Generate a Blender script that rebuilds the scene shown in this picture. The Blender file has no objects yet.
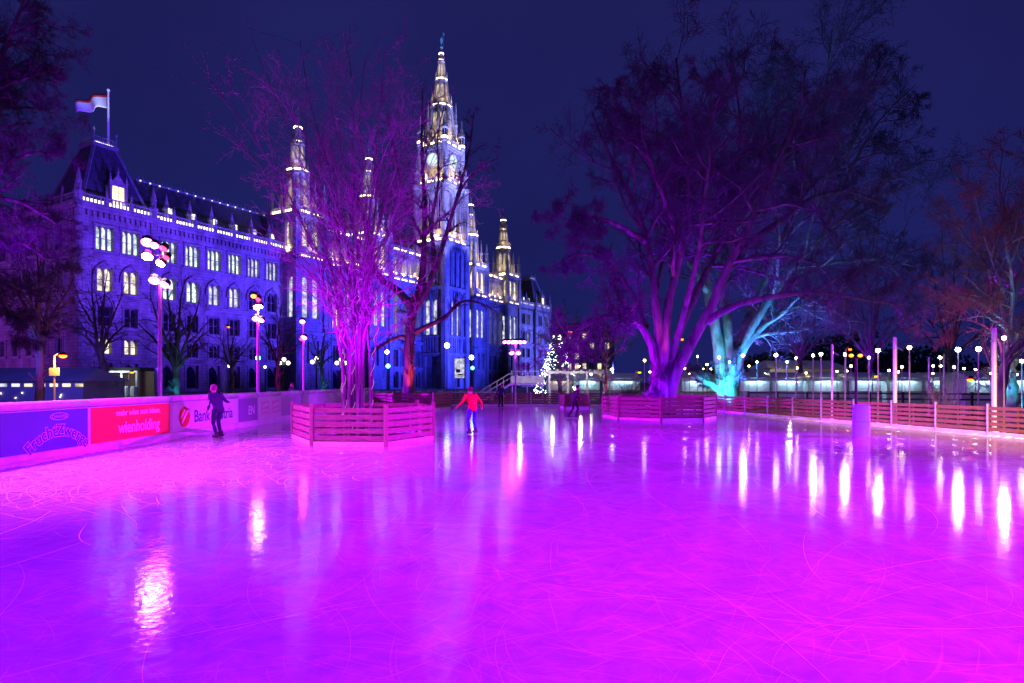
import bpy, bmesh, math, random
import numpy as np
from mathutils import Vector, Matrix

# ------------------------------------------------------------------ camera, sky, lights, exposure
sc = bpy.context.scene
COL = sc.collection
FPX, CX, HY, CAMZ = 616.0, 512.0, 382.0, 1.8          # focal length in px, principal column, horizon row, eye height
cam = bpy.data.cameras.new('camera'); camo = bpy.data.objects.new('camera', cam); COL.objects.link(camo)
camo.location = (0, 0, CAMZ); camo.rotation_euler = (math.pi/2, 0, 0)
cam.sensor_width = 36.0; cam.lens = 36.0*FPX/1024.0
cam.shift_y = (HY-341.5)/1024.0
cam.clip_start = 0.05; cam.clip_end = 3000
sc.camera = camo
sc.view_settings.view_transform = 'Standard'; sc.view_settings.look = 'None'
sc.view_settings.exposure = 0.0; sc.view_settings.gamma = 1.0
sc.cycles.use_denoising = True
sc.cycles.max_bounces = 5; sc.cycles.diffuse_bounces = 2; sc.cycles.glossy_bounces = 3
sc.cycles.sample_clamp_indirect = 4.0
sc.cycles.caustics_reflective = False; sc.cycles.caustics_refractive = False

world = bpy.data.worlds.new('World'); sc.world = world; world.use_nodes = True
wn = world.node_tree; wn.nodes.clear()
wo = wn.nodes.new('ShaderNodeOutputWorld'); wb = wn.nodes.new('ShaderNodeBackground')
wt = wn.nodes.new('ShaderNodeTexCoord'); ws = wn.nodes.new('ShaderNodeSeparateXYZ'); wr = wn.nodes.new('ShaderNodeValToRGB')
wr.color_ramp.elements[0].position = 0.0; wr.color_ramp.elements[0].color = (0.0115, 0.0145, 0.125, 1)
wr.color_ramp.elements[1].position = 0.9; wr.color_ramp.elements[1].color = (0.0135, 0.0120, 0.082, 1)
wn.links.new(wt.outputs['Generated'], ws.inputs[0]); wn.links.new(ws.outputs['Z'], wr.inputs[0])
wz = wn.nodes.new('ShaderNodeTexNoise'); wz.inputs['Scale'].default_value = 2.2; wz.inputs['Detail'].default_value = 4
wq = wn.nodes.new('ShaderNodeMapRange'); wq.inputs[1].default_value = 0.3; wq.inputs[2].default_value = 0.7; wq.inputs[3].default_value = 0.82; wq.inputs[4].default_value = 1.12
wm_ = wn.nodes.new('ShaderNodeVectorMath'); wm_.operation = 'SCALE'
wn.links.new(wt.outputs['Generated'], wz.inputs['Vector']); wn.links.new(wz.outputs[0], wq.inputs[0]); wn.links.new(wr.outputs[0], wm_.inputs[0]); wn.links.new(wq.outputs[0], wm_.inputs['Scale'])
wn.links.new(wm_.outputs[0], wb.inputs[0]); wb.inputs[1].default_value = 1.0
wn.links.new(wb.outputs[0], wo.inputs[0])

sun = bpy.data.lights.new('moon', 'SUN'); sun.energy = 0.01; sun.angle = math.radians(1); sun.color = (0.7, 0.75, 1)
suno = bpy.data.objects.new('moon', sun); COL.objects.link(suno); suno.rotation_euler = (math.radians(50), 0, math.radians(-60))

def W(x, y, D):
    """world point seen at pixel (x, y) that stands D metres ahead of the camera"""
    return Vector(((x-CX)/FPX*D, D, CAMZ+(HY-y)/FPX*D))
def G(x, D): return Vector(((x-CX)/FPX*D, D, 0.0))

def spot(loc, target, power, color, size=50, blend=0.8, radius=0.15, name='floodlight_beam'):
    l = bpy.data.lights.new(name, 'SPOT'); l.energy = power; l.color = color; l.spot_size = math.radians(size)
    l.spot_blend = blend; l.shadow_soft_size = radius
    o = bpy.data.objects.new(name, l); COL.objects.link(o); o.location = loc
    o.rotation_euler = (Vector(target)-Vector(loc)).to_track_quat('-Z', 'Y').to_euler()
    return o
def point(loc, power, color, radius=0.1, name='lamp_light'):
    l = bpy.data.lights.new(name, 'POINT'); l.energy = power; l.color = color; l.shadow_soft_size = radius
    o = bpy.data.objects.new(name, l); COL.objects.link(o); o.location = loc
    return o
MAG = (0.66, 0.0, 1.0); VIO = (0.16, 0.0, 1.0); BLU = (0.03, 0.035, 1.0); PUR = (0.45, 0.0, 1.0); CYA = (0.0, 0.72, 0.80)
# unseen floods added out of frame, without masts, to light the ice and fence
RINK = [
    ((-16.5, 9.5, 15), (-8.0, 13.6, 0), 40000, (0.80, 0.07, 1.0), 44),
    ((-24, 17, 8), (-4.0, 20, 0), 52000, (0.60, 0.01, 1.0), 32),
    ((-30, 28, 8), (-2, 27, 0), 180000, (0.46, 0.0, 1.0), 28),
    ((-32, 33, 8), (0, 37, 0), 200000, (0.36, 0.0, 1.0), 26),
    ((-12.5, 3.0, 8.5), (-2.5, 5, 0), 14000, (0.38, 0.0, 1.0), 95),
    ((15, -4.0, 9.0), (6.2, 5.2, 0), 48000, (0.72, 0.01, 1.0), 52),
    ((-4, -9.0, 10.0), (0, 14, 0), 24000, (0.22, 0.0, 1.0), 72),
    ((17, 8.0, 8.5), (6, 13, 0), 16000, (0.66, 0.01, 1.0), 90),
    ((31, 30, 8), (5, 29, 0), 90000, (0.34, 0.0, 1.0), 28),
    ((26, 20, 7.5), (2.5, 19, 0), 110000, (0.46, 0.0, 1.0), 30),
    ((13, -3, 8), (15.4, 22, -0.6), 80000, (1.0, 0.50, 0.24), 20),
    ((3, -9, 10), (3.5, 16, 0), 18000, (0.40, 0.0, 1.0), 56),
]
for a_ in RINK: spot(a_[0], a_[1], a_[2], a_[3], a_[4], 0.9, 0.25)

# ------------------------------------------------------------------ helpers
rnd = random.Random(7)
def tag(o, label=None, cat=None, group=None, kind=None):
    if label: o['label'] = label
    if cat: o['category'] = cat
    if group: o['group'] = group
    if kind: o['kind'] = kind
    return o
def empty(name, loc=(0, 0, 0), rz=0.0, label=None, cat=None, group=None):
    o = bpy.data.objects.new(name, None); COL.objects.link(o); o.location = loc; o.rotation_euler = (0, 0, rz)
    o.empty_display_size = 0.2
    return tag(o, label, cat, group)
def link(name, me, parent=None, loc=None, rz=None):
    o = bpy.data.objects.new(name, me); COL.objects.link(o)
    if parent is not None: o.parent = parent
    if loc is not None: o.location = loc
    if rz is not None: o.rotation_euler = (0, 0, rz)
    return o

class MB:
    def __init__(s): s.v = []; s.f = []
    def add(s, vs, fs):
        b = len(s.v); s.v.extend([tuple(p) for p in vs]); s.f.extend([tuple(b+i for i in f) for f in fs]); return s
    def box(s, x0, x1, y0, y1, z0, z1):
        return s.add([(x0,y0,z0),(x1,y0,z0),(x1,y1,z0),(x0,y1,z0),(x0,y0,z1),(x1,y0,z1),(x1,y1,z1),(x0,y1,z1)],
                     [(0,3,2,1),(4,5,6,7),(0,1,5,4),(1,2,6,5),(2,3,7,6),(3,0,4,7)])
    def cbox(s, c, sx, sy, sz):
        return s.box(c[0]-sx/2, c[0]+sx/2, c[1]-sy/2, c[1]+sy/2, c[2], c[2]+sz)
    def bevbox(s, x0, x1, y0, y1, z0, z1, b):
        """box with chamfered vertical and top edges"""
        ring = lambda i, z: [(x0+i+b,y0+i,z),(x1-i-b,y0+i,z),(x1-i,y0+i+b,z),(x1-i,y1-i-b,z),(x1-i-b,y1-i,z),(x0+i+b,y1-i,z),(x0+i,y1-i-b,z),(x0+i,y0+i+b,z)]
        return s.loft([ring(0,z0), ring(0,z1-b), ring(b,z1)])
    def loft(s, rings, cap=True):
        n = len(rings[0]); vs = [p for r in rings for p in r]; fs = []
        for j in range(len(rings)-1):
            for i in range(n):
                k = (i+1) % n
                fs.append((j*n+i, j*n+k, (j+1)*n+k, (j+1)*n+i))
        if cap: fs.append(tuple(reversed(range(n)))); fs.append(tuple(range((len(rings)-1)*n, len(rings)*n)))
        return s.add(vs, fs)
    def ngon(s, cx, cy, prof, n=8, rot=None, cap=True):
        """lathe: prof = [(radius, z), ...]"""
        if rot is None: rot = math.pi/n
        return s.loft([[(cx+r*math.cos(rot+2*math.pi*i/n), cy+r*math.sin(rot+2*math.pi*i/n), z) for i in range(n)] for r, z in prof], cap)
    def tube(s, pts, rad, n=6):
        pts = [Vector(p) for p in pts]; rr = rad if isinstance(rad, (list, tuple)) else [rad]*len(pts); rings = []
        for i, p in enumerate(pts):
            t = (pts[min(i+1, len(pts)-1)]-pts[max(i-1, 0)]).normalized()
            ref = Vector((0,0,1)) if abs(t.z) < 0.9 else Vector((1,0,0))
            e1 = t.cross(ref).normalized(); e2 = t.cross(e1).normalized()
            rings.append([p+(e1*math.cos(2*math.pi*k/n)+e2*math.sin(2*math.pi*k/n))*rr[i] for k in range(n)])
        return s.loft(rings)
    def beam(s, p, q, w, h):
        p = Vector(p); q = Vector(q); t = (q-p).normalized(); ref = Vector((0,0,1)) if abs(t.z) < 0.95 else Vector((0,1,0))
        e1 = t.cross(ref).normalized()*w/2; e2 = e1.cross(t).normalized()*h/2
        return s.loft([[c-e1-e2, c+e1-e2, c+e1+e2, c-e1+e2] for c in (p, q)])
    def poly(s, pts, nrm, th):
        """thin slab from an outline"""
        nrm = Vector(nrm)*th; a = [Vector(p) for p in pts]; n = len(a)
        return s.add(a+[p+nrm for p in a], [tuple(range(n)), tuple(reversed(range(n, 2*n)))]+[(i, (i+1) % n, n+(i+1) % n, n+i)[::-1] for i in range(n)])
    def ball(s, c, r, n=10, m=6, sx=1, sy=1, sz=1):
        prof = [(max(0.02, math.sin(math.pi*j/m))*r, -math.cos(math.pi*j/m)*r) for j in range(m+1)]
        rings = [[(c[0]+q*sx*math.cos(2*math.pi*i/n), c[1]+q*sy*math.sin(2*math.pi*i/n), c[2]+z*sz) for i in range(n)] for q, z in prof]
        return s.loft(rings)
    def mesh(s, name, mat, smooth=False):
        me = bpy.data.meshes.new(name); me.from_pydata(s.v, [], s.f); me.validate()
        bm = bmesh.new(); bm.from_mesh(me); bmesh.ops.recalc_face_normals(bm, faces=bm.faces); bm.to_mesh(me); bm.free()
        if mat: me.materials.append(mat)
        if smooth: me.shade_smooth()
        return me
    def build(s, name, mat, parent=None, loc=None, rz=None, smooth=False):
        return link(name, s.mesh(name, mat, smooth), parent, loc, rz)

# ------------------------------------------------------------------ materials
def nodes(name):
    m = bpy.data.materials.new(name); m.use_nodes = True; nt = m.node_tree
    return m, nt, nt.nodes['Principled BSDF']
def mat(name, col, rough=0.6, metal=0.0, var=0.25, scale=6.0, bump=0.0, spec=0.5, coords='Object', stretch=None, bdist=0.05):
    m, nt, b = nodes(name)
    tc = nt.nodes.new('ShaderNodeTexCoord'); nz = nt.nodes.new('ShaderNodeTexNoise'); nz.inputs['Scale'].default_value = scale
    nz.inputs['Detail'].default_value = 6
    src = tc.outputs[coords]
    if stretch:
        mp = nt.nodes.new('ShaderNodeMapping'); mp.inputs['Scale'].default_value = stretch
        nt.links.new(src, mp.inputs[0]); src = mp.outputs[0]
    nt.links.new(src, nz.inputs['Vector'])
    r = nt.nodes.new('ShaderNodeValToRGB'); r.color_ramp.elements[0].position = 0.3; r.color_ramp.elements[1].position = 0.7
    r.color_ramp.elements[0].color = tuple(c*(1-var) for c in col)+(1,); r.color_ramp.elements[1].color = tuple(min(1, c*(1+var)) for c in col)+(1,)
    nt.links.new(nz.outputs[0], r.inputs[0]); nt.links.new(r.outputs[0], b.inputs['Base Color'])
    b.inputs['Roughness'].default_value = rough; b.inputs['Metallic'].default_value = metal; b.inputs['Specular IOR Level'].default_value = spec
    if bump:
        bp = nt.nodes.new('ShaderNodeBump'); bp.inputs['Strength'].default_value = bump; bp.inputs['Distance'].default_value = bdist
        nt.links.new(nz.outputs[0], bp.inputs['Height']); nt.links.new(bp.outputs[0], b.inputs['Normal'])
    return m
def emit(name, col, strength, noise=0.0, nscale=2.0, sample=True):
    m, nt, b = nodes(name)
    b.inputs['Base Color'].default_value = (0.05, 0.05, 0.05, 1); b.inputs['Emission Color'].default_value = tuple(col)+(1,)
    b.inputs['Emission Strength'].default_value = strength; b.inputs['Roughness'].default_value = 0.3
    if noise:
        tc = nt.nodes.new('ShaderNodeTexCoord'); nz = nt.nodes.new('ShaderNodeTexNoise'); nz.inputs['Scale'].default_value = nscale
        mr = nt.nodes.new('ShaderNodeMapRange'); mr.inputs[1].default_value = 0.35; mr.inputs[2].default_value = 0.65
        mr.inputs[3].default_value = strength*(1-noise); mr.inputs[4].default_value = strength*(1+noise)
        oi = nt.nodes.new('ShaderNodeObjectInfo'); va = nt.nodes.new('ShaderNodeVectorMath'); va.operation = 'ADD'
        sc_ = nt.nodes.new('ShaderNodeMath'); sc_.operation = 'MULTIPLY'; sc_.inputs[1].default_value = 57.0
        nt.links.new(oi.outputs['Random'], sc_.inputs[0])
        nt.links.new(tc.outputs['Object'], va.inputs[0]); nt.links.new(sc_.outputs[0], va.inputs[1]); nt.links.new(va.outputs[0], nz.inputs['Vector'])
        nt.links.new(nz.outputs[0], mr.inputs[0]); nt.links.new(mr.outputs[0], b.inputs['Emission Strength'])
    if not sample: m.cycles.emission_sampling = 'NONE'
    return m
def stone_mat():
    m, nt, b = nodes('limestone')
    tc = nt.nodes.new('ShaderNodeTexCoord')
    nz = nt.nodes.new('ShaderNodeTexNoise'); nz.inputs['Scale'].default_value = 0.35; nz.inputs['Detail'].default_value = 8; nz.inputs['Roughness'].default_value = 0.7
    mp = nt.nodes.new('ShaderNodeMapping'); mp.inputs['Scale'].default_value = (1, 1, 0.35)
    nt.links.new(tc.outputs['Object'], mp.inputs[0]); nt.links.new(mp.outputs[0], nz.inputs['Vector'])
    r = nt.nodes.new('ShaderNodeValToRGB'); r.color_ramp.elements[0].position = 0.33; r.color_ramp.elements[1].position = 0.68
    r.color_ramp.elements[0].color = (0.11, 0.105, 0.10, 1); r.color_ramp.elements[1].color = (0.48, 0.45, 0.40, 1)
    nt.links.new(nz.outputs[0], r.inputs[0])
    br = nt.nodes.new('ShaderNodeTexBrick'); br.inputs['Scale'].default_value = 1.0; br.inputs['Brick Width'].default_value = 1.3; br.inputs['Row Height'].default_value = 0.55
    br.inputs['Mortar Size'].default_value = 0.04; br.inputs['Color1'].default_value = (1, 1, 1, 1); br.inputs['Color2'].default_value = (0.75, 0.75, 0.75, 1); br.inputs['Mortar'].default_value = (0.4, 0.4, 0.4, 1)
    cmb = nt.nodes.new('ShaderNodeCombineXYZ'); sp = nt.nodes.new('ShaderNodeSeparateXYZ'); ad = nt.nodes.new('ShaderNodeMath')
    nt.links.new(tc.outputs['Object'], sp.inputs[0]); nt.links.new(sp.outputs['X'], ad.inputs[0]); nt.links.new(sp.outputs['Y'], ad.inputs[1])
    nt.links.new(ad.outputs[0], cmb.inputs['X']); nt.links.new(sp.outputs['Z'], cmb.inputs['Y']); nt.links.new(cmb.outputs[0], br.inputs['Vector'])
    mx = nt.nodes.new('ShaderNodeMixRGB'); mx.blend_type = 'MULTIPLY'; mx.inputs[0].default_value = 0.75
    nt.links.new(r.outputs[0], mx.inputs[1]); nt.links.new(br.outputs['Color'], mx.inputs[2]); nt.links.new(mx.outputs[0], b.inputs['Base Color'])
    n2 = nt.nodes.new('ShaderNodeTexNoise'); n2.inputs['Scale'].default_value = 3.0; n2.inputs['Detail'].default_value = 5
    nt.links.new(tc.outputs['Object'], n2.inputs['Vector'])
    bp = nt.nodes.new('ShaderNodeBump'); bp.inputs['Strength'].default_value = 0.5; bp.inputs['Distance'].default_value = 0.25
    nt.links.new(n2.outputs[0], bp.inputs['Height']); nt.links.new(bp.outputs[0], b.inputs['Normal'])
    b.inputs['Roughness'].default_value = 0.85
    return m
def ice_mat():
    m, nt, b = nodes('rink_ice'); L = nt.links.new
    tc = nt.nodes.new('ShaderNodeTexCoord')
    n1 = nt.nodes.new('ShaderNodeTexNoise'); n1.inputs['Scale'].default_value = 0.22; n1.inputs['Detail'].default_value = 7; n1.inputs['Roughness'].default_value = 0.62; n1.inputs['Distortion'].default_value = 0.6
    L(tc.outputs['Object'], n1.inputs['Vector'])
    n2 = nt.nodes.new('ShaderNodeTexNoise'); n2.inputs['Scale'].default_value = 2.2; n2.inputs['Detail'].default_value = 9; n2.inputs['Roughness'].default_value = 0.72; n2.inputs['Distortion'].default_value = 1.5
    L(tc.outputs['Object'], n2.inputs['Vector'])
    ad = nt.nodes.new('ShaderNodeMath'); ad.operation = 'MULTIPLY'; L(n1.outputs[0], ad.inputs[0]); L(n2.outputs[0], ad.inputs[1])
    r = nt.nodes.new('ShaderNodeValToRGB'); r.color_ramp.elements[0].position = 0.12; r.color_ramp.elements[1].position = 0.45
    r.color_ramp.elements[0].color = (0.24, 0.18, 0.32, 1); r.color_ramp.elements[1].color = (0.54, 0.42, 0.62, 1)
    L(ad.outputs[0], r.inputs[0])
    # hairline blade cuts: thresholded noise stretched along many directions
    col = r.outputs[0]; cuts = None
    for i, (ang, s1, s2, th) in enumerate([(0.1, .5, 30, .66), (0.5, .7, 38, .67), (0.95, .6, 34, .66), (1.4, .5, 42, .67), (1.9, .8, 36, .67), (2.3, .6, 30, .66), (2.8, .5, 40, .67)]):
        mp = nt.nodes.new('ShaderNodeMapping'); mp.inputs['Rotation'].default_value = (0, 0, ang); mp.inputs['Location'].default_value = (i*7.3, i*3.1, 0)
        dn = nt.nodes.new('ShaderNodeTexNoise'); dn.inputs['Scale'].default_value = 0.35; dn.inputs['Detail'].default_value = 1; L(tc.outputs['Object'], dn.inputs['Vector'])
        va = nt.nodes.new('ShaderNodeVectorMath'); va.operation = 'MULTIPLY_ADD'; va.inputs[1].default_value = (1.6, 1.6, 0); L(dn.outputs['Color'], va.inputs[0]); L(tc.outputs['Object'], va.inputs[2])
        L(va.outputs[0], mp.inputs[0])
        m2 = nt.nodes.new('ShaderNodeMapping'); m2.inputs['Scale'].default_value = (s1, s2, 1); L(mp.outputs[0], m2.inputs[0])
        w = nt.nodes.new('ShaderNodeTexNoise'); w.inputs['Scale'].default_value = 1.0; w.inputs['Detail'].default_value = 1.5; L(m2.outputs[0], w.inputs['Vector'])
        mr = nt.nodes.new('ShaderNodeMapRange'); mr.inputs[1].default_value = th; mr.inputs[2].default_value = th+0.05; mr.inputs[3].default_value = 0; mr.inputs[4].default_value = 1
        L(w.outputs[0], mr.inputs[0])
        if cuts is None: cuts = mr.outputs[0]
        else:
            mxm = nt.nodes.new('ShaderNodeMath'); mxm.operation = 'MAXIMUM'; L(cuts, mxm.inputs[0]); L(mr.outputs[0], mxm.inputs[1]); cuts = mxm.outputs[0]
    k = nt.nodes.new('ShaderNodeMath'); k.operation = 'MULTIPLY'; L(cuts, k.inputs[0])
    mk = nt.nodes.new('ShaderNodeMapRange'); mk.inputs[1].default_value = 0.36; mk.inputs[2].default_value = 0.62; mk.inputs[3].default_value = 0.04; mk.inputs[4].default_value = 0.34
    L(n1.outputs[0], mk.inputs[0]); L(mk.outputs[0], k.inputs[1])
    mx = nt.nodes.new('ShaderNodeMixRGB'); mx.inputs[2].default_value = (0.88, 0.84, 0.92, 1); L(k.outputs[0], mx.inputs[0]); L(col, mx.inputs[1])
    L(mx.outputs[0], b.inputs['Base Color'])
    rr = nt.nodes.new('ShaderNodeMapRange'); rr.inputs[1].default_value = 0.3; rr.inputs[2].default_value = 0.7; rr.inputs[3].default_value = 0.05; rr.inputs[4].default_value = 0.13
    L(n2.outputs[0], rr.inputs[0]); L(rr.outputs[0], b.inputs['Roughness'])
    b.inputs['IOR'].default_value = 1.31; b.inputs['Specular IOR Level'].default_value = 0.3
    n3 = nt.nodes.new('ShaderNodeTexNoise'); n3.inputs['Scale'].default_value = 9.0; n3.inputs['Detail'].default_value = 4; L(tc.outputs['Object'], n3.inputs['Vector'])
    bp = nt.nodes.new('ShaderNodeBump'); bp.inputs['Strength'].default_value = 0.24; bp.inputs['Distance'].default_value = 0.012; L(n3.outputs[0], bp.inputs['Height'])
    L(bp.outputs[0], b.inputs['Normal'])
    return m

M = {}
M['ice'] = ice_mat()
M['stone'] = stone_mat()
M['slate'] = mat('roof_slate', (0.05, 0.055, 0.07), 0.5, var=0.4, scale=1.5, bump=0.3)
M['lead'] = mat('roof_lead', (0.16, 0.18, 0.2), 0.5, var=0.3, scale=1.0)
M['verdigris'] = mat('statue_copper', (0.08, 0.34, 0.32), 0.6, var=0.3, scale=3)
M['ground'] = mat('trodden_ground', (0.11, 0.105, 0.10), 0.85, var=0.4, scale=0.8, bump=0.4)
M['snow'] = mat('scraped_ice', (0.88, 0.88, 0.92), 0.7, var=0.12, scale=9, bump=0.5)
M['wood'] = mat('fence_wood', (0.26, 0.13, 0.06), 0.6, var=0.35, scale=3, bump=0.25, stretch=(1.2, 14, 14))
M['wood_dark'] = mat('planter_wood', (0.24, 0.14, 0.10), 0.6, var=0.4, scale=3, bump=0.25, stretch=(1.2, 14, 14))
M['steel'] = mat('galvanised_steel', (0.5, 0.5, 0.52), 0.4, 0.6, var=0.15, scale=8)
M['white'] = mat('white_plastic', (0.72, 0.72, 0.74), 0.4, var=0.16, scale=2.2)
M['pole'] = mat('painted_pole', (0.74, 0.7, 0.72), 0.45, 0.1, var=0.15, scale=5)
M['lamp_pole'] = mat('lamp_pole_paint', (0.34, 0.32, 0.31), 0.5, 0.1, var=0.2, scale=5)
M['black'] = mat('black_metal', (0.025, 0.025, 0.03), 0.5, 0.3, var=0.3, scale=8)
M['bark'] = mat('bark', (0.17, 0.15, 0.15), 0.9, var=0.6, scale=3.2, bump=1.0, stretch=(1, 1, 0.22), bdist=0.2)
M['bark_pale'] = mat('plane_bark', (0.27, 0.30, 0.28), 0.85, var=0.55, scale=2.0, bump=0.9, stretch=(1, 1, 0.5), bdist=0.2)
M['twig'] = mat('twigs', (0.10, 0.09, 0.13), 0.9, var=0.3, scale=2)
M['twig_pale'] = mat('pale_twigs', (0.26, 0.23, 0.22), 0.9, var=0.3, scale=2)
M['twig_red'] = mat('reddish_twigs', (0.30, 0.12, 0.09), 0.9, var=0.3, scale=2)
M['led'] = emit('gallery_led', (1.0, 0.72, 0.40), 14.0, 0.5, 1.1)
M['led_dim'] = emit('parapet_led', (0.95, 0.85, 1.0), 3.2, 0.6, 1.4)
M['led_soft'] = emit('ridge_led', (0.75, 0.75, 1.0), 1.6, 0.9, 1.0)
M['glass_cool'] = emit('lit_glass_cool', (0.80, 1.0, 0.86), 1.15, 0.6, 0.8, sample=False)
M['glass_warm'] = emit('lit_glass_warm', (1.0, 0.86, 0.52), 1.05, 0.6, 0.8, sample=False)
M['glass_amber'] = emit('lit_glass_amber', (1.0, 0.74, 0.40), 1.9, 0.4, 0.8, sample=False)
M['glass_pale'] = emit('lit_glass_pale', (0.82, 0.85, 1.0), 0.8, 0.6, 0.8, sample=False)
M['glass_dark'] = mat('dark_glass', (0.012, 0.012, 0.02), 0.15, var=0.2, scale=1)
M['glass_lantern'] = emit('lantern_glow', (1.0, 0.78, 0.55), 0.55, 0.5, 0.6, sample=False)
M['clock'] = emit('clock_dial', (0.78, 1.0, 0.92), 1.05, 0.05, 1.0, sample=False)

# ------------------------------------------------------------------ ground and ice
g = MB(); n_ = 24
g.add([(-900, -60, -0.08), (900, -60, -0.08), (900, 1600, -0.08), (-900, 1600, -0.08)], [(0, 1, 2, 3)])
tag(g.build('ground', M['ground']), kind='structure')
# rink outline (left boards, back fence, right fence, behind the camera)
LX = -10.75
FR0, FR1 = Vector((17.3, 15.0, 0)), Vector((11.9, 37.6, 0))     # right fence line
BK0 = Vector((LX, 46.5, 0)); BK1 = Vector((9.5, 45.0, 0))
out = [(LX, -9), (20.5, -9), (17.6, 14.2), (17.3, 15.0), (11.9, 37.6), (9.5, 45.0), (LX, 46.5)]
ice = MB(); nn = len(out)
ice.add([(x, y, 0.0) for x, y in out]+[(x, y, -0.07) for x, y in out], [tuple(range(nn))]+[(i, i+nn, (i+1) % nn+nn, (i+1) % nn) for i in range(nn)])
iceo = ice.build('ice_rink', M['ice']); tag(iceo, kind='structure')

# scraped skate cuts: thin raised slivers of frost
def skate_marks():
    rg = np.random.default_rng(5); vs = []; fs = []
    def arc(cx, cy, rad, a0, da, w, n=14):
        b = len(vs)
        for i in range(n+1):
            a = a0+da*i/n; ww = w*math.sin(math.pi*(0.06+0.88*i/n))
            wob = 0.012*math.sin(i*0.5+cx*9)
            for s_ in (-1, 1):
                q = rad+wob+s_*ww/2
                vs.append((cx+q*math.cos(a), cy+q*math.sin(a), 0.003))
        for i in range(n):
            fs.append((b+2*i, b+2*i+1, b+2*i+3, b+2*i+2))
    def inside(x, y): return LX+0.3 < x < 16.5-0.24*(y-15) and 1.0 < y < 44
    def put(mx, my, k, wmin, wmax, rmin, rmax, dmin, dmax):
        for _ in range(k):
            x = rg.normal(mx[0], mx[1]); y = rg.normal(my[0], my[1])
            rad = rg.uniform(rmin, rmax); a0 = rg.uniform(0, 2*math.pi); ln = rg.uniform(dmin, dmax); da = ln/rad*rg.choice([-1, 1])
            cx, cy = x-rad*math.cos(a0), y-rad*math.sin(a0)
            xe, ye = cx+rad*math.cos(a0+da), cy+rad*math.sin(a0+da)
            if inside(x, y) and inside(xe, ye): arc(cx, cy, rad, a0, da, rg.uniform(wmin, wmax))
    put((-7.5, 1.8), (12.2, 2.0), 1500, 0.003, 0.016, 0.8, 5.0, 0.4, 2.2)
    put((-8.5, 1.5), (17, 4), 700, 0.004, 0.022, 0.8, 6.0, 0.6, 3.0)
    put((-2, 5), (9, 5), 260, 0.001, 0.0035, 1.5, 9.0, 0.8, 3.5)
    put((5, 5), (16, 8), 500, 0.0015, 0.006, 1.5, 9.0, 0.8, 4.0)
    put((2, 4), (5, 1.6), 160, 0.0007, 0.0022, 1.5, 7.0, 0.5, 2.5)
    me = bpy.data.meshes.new('skate_marks'); me.from_pydata(vs, [], fs); me.materials.append(M['snow'])
    o = link('skate_marks', me); tag(o, 'white skate cuts scratched in curves across the rink ice', 'skate marks', kind='stuff')
skate_marks()

# low ridges of scraped snow along the edges of the rink
def snow_ridge(name, pts, label, w=0.16, h=0.06, seed=1):
    rg = np.random.default_rng(seed); vs = []; fs = []; P = []
    for a, b in zip(pts[:-1], pts[1:]):
        k = max(2, int(math.dist(a, b)/0.12))
        for i in range(k): P.append((a[0]+(b[0]-a[0])*i/k, a[1]+(b[1]-a[1])*i/k, (b[0]-a[0])/math.dist(a, b), (b[1]-a[1])/math.dist(a, b)))
    for i, (x, y, tx, ty) in enumerate(P):
        q = 0.45+0.55*math.sin(i*0.13+seed)*math.sin(i*0.047+2*seed)+rg.normal(0, .18); q = max(0.1, q)
        for d, z in ((0.0, 0.8), (0.35, 1.0), (0.7, 0.5), (1.0, 0.0)):
            dd = w*q*d+0.03; vs.append((x+ty*dd*1.0+rg.normal(0, .008), y-tx*dd+rg.normal(0, .008), 0.001+h*q*z*(1+rg.normal(0, .15))))
    for i in range(len(P)-1):
        for j in range(3): a = i*4+j; fs.append((a, a+1, a+5, a+4))
    me = bpy.data.meshes.new(name); me.from_pydata(vs, [], fs); me.materials.append(M['snow'])
    tag(link(name, me), label, 'snow', kind='stuff')
snow_ridge('scraped_snow', [(LX+0.04, 9.0), (LX+0.04, 46.0)], 'scraped snow along the foot of the left boards', 0.22, 0.07, 3)
snow_ridge('scraped_snow', [(11.9, 37.4), (17.2, 15.0)], 'scraped snow along the foot of the right fence', 0.30, 0.07, 5)

# ------------------------------------------------------------------ town hall (local x along the front, local y into the building)
HALL_A = Vector((0.49377, 0.86959, 0)); HALL_N = Vector((0.86959, -0.49377, 0)); HALL_P = Vector((-70.2, 99.0, -0.08))
hall = empty('town_hall', HALL_P, math.atan2(HALL_A.y, HALL_A.x), 'floodlit gothic town hall with tall clock tower, slender side spires and lit parapets', 'town hall')
def hallpt(u, w, z): return HALL_P+HALL_A*u+HALL_N*w+Vector((0, 0, z))

def wall(mb, O, e, inn, L, z0, z1, ops, depth=0.7):
    """a wall face with rectangular recessed openings (s0, s1, za, zb)"""
    O = Vector(O); e = Vector(e); inn = Vector(inn)
    ss = sorted(set([0, L]+[round(v, 4) for o in ops for v in o[:2]])); zs = sorted(set([z0, z1]+[round(v, 4) for o in ops for v in o[2:]]))
    P = lambda s, z, d=0.0: O+e*s+inn*d+Vector((0, 0, z))
    for i in range(len(ss)-1):
        for j in range(len(zs)-1):
            sm = (ss[i]+ss[i+1])/2; zm = (zs[j]+zs[j+1])/2
            if any(o[0] < sm < o[1] and o[2] < zm < o[3] for o in ops): continue
            mb.add([P(ss[i], zs[j]), P(ss[i+1], zs[j]), P(ss[i+1], zs[j+1]), P(ss[i], zs[j+1])], [(0, 1, 2, 3)])
    for s0, s1, za, zb in ops:
        mb.add([P(s0, za), P(s1, za), P(s1, zb), P(s0, zb), P(s0, za, depth), P(s1, za, depth), P(s1, zb, depth), P(s0, zb, depth)],
               [(0, 1, 5, 4), (1, 2, 6, 5), (2, 3, 7, 6), (3, 0, 4, 7), (4, 5, 6, 7)])

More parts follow.
